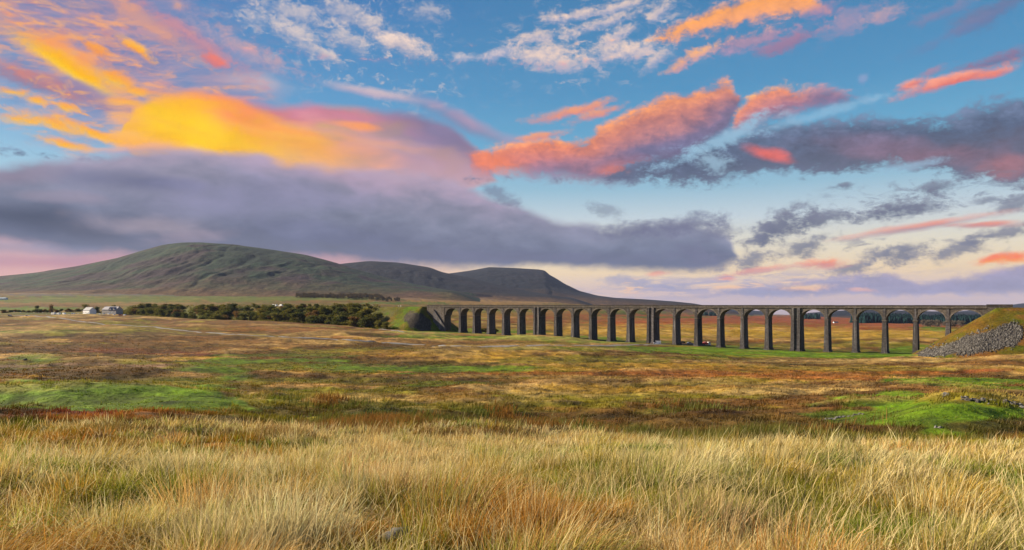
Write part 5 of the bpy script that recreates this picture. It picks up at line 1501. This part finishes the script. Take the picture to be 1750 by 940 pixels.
# works vehicles under the arches
van('white van between the piers under the viaduct', ground_at(1123, 588.5, 380, 700), R(165), P_WHITE)
car('blue grey car between the middle piers', ground_at(1179, 588, 380, 600), R(12), P_GREY)
c = ground_at(1207, 590, 380, 600)
lr = empty('lorry', c, R(4)); tag(lr, 'red tipper lorry with a white cab under the viaduct', 'lorry')
g = MB(); g.prism([(-3.1, .75), (1.0, .75), (1.1, 1.9), (-3.3, 1.9), (-3.3, .9)], -1.15, 1.15); tp = g.build('tipper_body', P_RED, lr)
g = MB(); g.blob((-1.1, 0, 1.95), (1.9, 1.0, .55), 9, 10, 6, .3); g.build('load', P_PINK, tp)
g = MB(); g.prism([(1.2, .5), (3.0, .5), (3.05, 1.3), (2.7, 2.3), (1.2, 2.4)], -1.05, 1.05); cb = g.build('cab', P_WHITE, lr)
g = MB(); g.prism([(1.7, 1.4), (2.93, 1.4), (2.66, 2.15), (1.7, 2.2)], -1.07, 1.07); g.build('window', M_GLASS, cb)
g = MB(); g.box(-3.2, 2.9, -.5, .5, .45, .75); g.build('chassis', M_TYRE, lr)
for x in (-2.3, -1.2, 2.1):
    for y in (-.9, .9): wheel(lr, x, y, .45)
c = ground_at(1166, 586.5, 380, 600)
g = MB(); g.blob((0, 0, .4), (2.6, 1.4, 1.1), 17, 12, 7, .3); o = g.build('spoil_heap', simple('dark earth', (.05, .04, .03), .95, .1, .4, 1)); o.location = c
tag(o, 'dark heap of earth beside the pier left of the grey car', 'heap')

# ------------------------------------------------------------------ sheep
M_WOOL = simple('wool', (.62, .60, .55), .95, .05, .15, 6); M_FACE = simple('black face', (.03, .028, .026), .9, .1, .2, 5)
def sheep(label, loc, rz, group):
    g = MB()
    vs = []; nu = 10; prof = [(-.62, .02, .62), (-.56, .22, .62), (-.35, .31, .60), (0, .33, .58), (.35, .29, .62), (.5, .2, .70), (.6, .13, .80), (.68, .11, .86), (.82, .10, .82), (.92, .06, .74)]
    for (x, r_, z) in prof:
        for i in range(nu):
            a = 2 * math.pi * i / nu; vs.append((x, r_ * .85 * math.cos(a), z + r_ * math.sin(a)))
    fs = [(j * nu + i, j * nu + (i + 1) % nu, (j + 1) * nu + (i + 1) % nu, (j + 1) * nu + i) for j in range(len(prof) - 1) for i in range(nu)]
    fs += [tuple(range(nu - 1, -1, -1)), tuple((len(prof) - 1) * nu + i for i in range(nu))]
    g.add(vs, fs)
    for x in (-.4, .36):
        for y in (-.15, .15):
            kx = x - .06 if x < 0 else x + .02
            g.tube((x, y, .45), (kx, y, .22), .075, .045); g.tube((kx, y, .22), (x, y, -.02), .045, .035)
    for y in (-1, 1): g.tube((.7, y * .09, .9), (.66, y * .22, .88), .04, .01)
    o = g.build('sheep', M_WOOL, None, True); o.location = loc; o.rotation_euler = (0, 0, rz)
    tag(o, label, 'sheep', group)
    return o
s0 = sheep('white sheep grazing on the bright green field left of the caravans', on_ground(24, 905), .5, 'sheep on the green field')
for i in range(6):
    c = s0.copy(); COL.objects.link(c); c.location = on_ground((35, 46, 58, 73, 79, 66)[i], (900, 915, 895, 890, 868, 905)[i]); c.rotation_euler = (0, 0, rnd.uniform(0, 6))
s1 = s0.copy(); COL.objects.link(s1); s1.location = on_bank(681, '', 0); s1['label'] = 'white sheep on the embankment crest near the viaduct'; s1['group'] = 'sheep on the embankment'; s1.rotation_euler = (0, 0, 1)
s2 = s1.copy(); COL.objects.link(s2); s2.location = on_bank(685, '', 0); s2.rotation_euler = (0, 0, 2.2)
# ------------------------------------------------------------------ air between here and the fells
HAZE = True
if HAZE:
    m = MB(); m.box(-13000, 15500, -400, 16500, -60, EYE + 620)
    hz = m.build('haze', None); tag(hz, 'thin evening haze over the valley', 'haze', kind='stuff')
    mt = bpy.data.materials.new('evening air'); mt.use_nodes = True
    n = mt.node_tree; n.nodes.clear()
    o = n.nodes.new('ShaderNodeOutputMaterial'); v = n.nodes.new('ShaderNodeVolumePrincipled')
    v.inputs['Color'].default_value = (.50, .62, .98, 1); v.inputs['Density'].default_value = 1.6e-5; v.inputs['Anisotropy'].default_value = 0.1
    n.links.new(v.outputs[0], o.inputs['Volume'])
    hz.data.materials.append(mt)
    mt.cycles.homogeneous_volume = True
for o in SC.objects:
    if 'used' in o.keys(): del o['used']
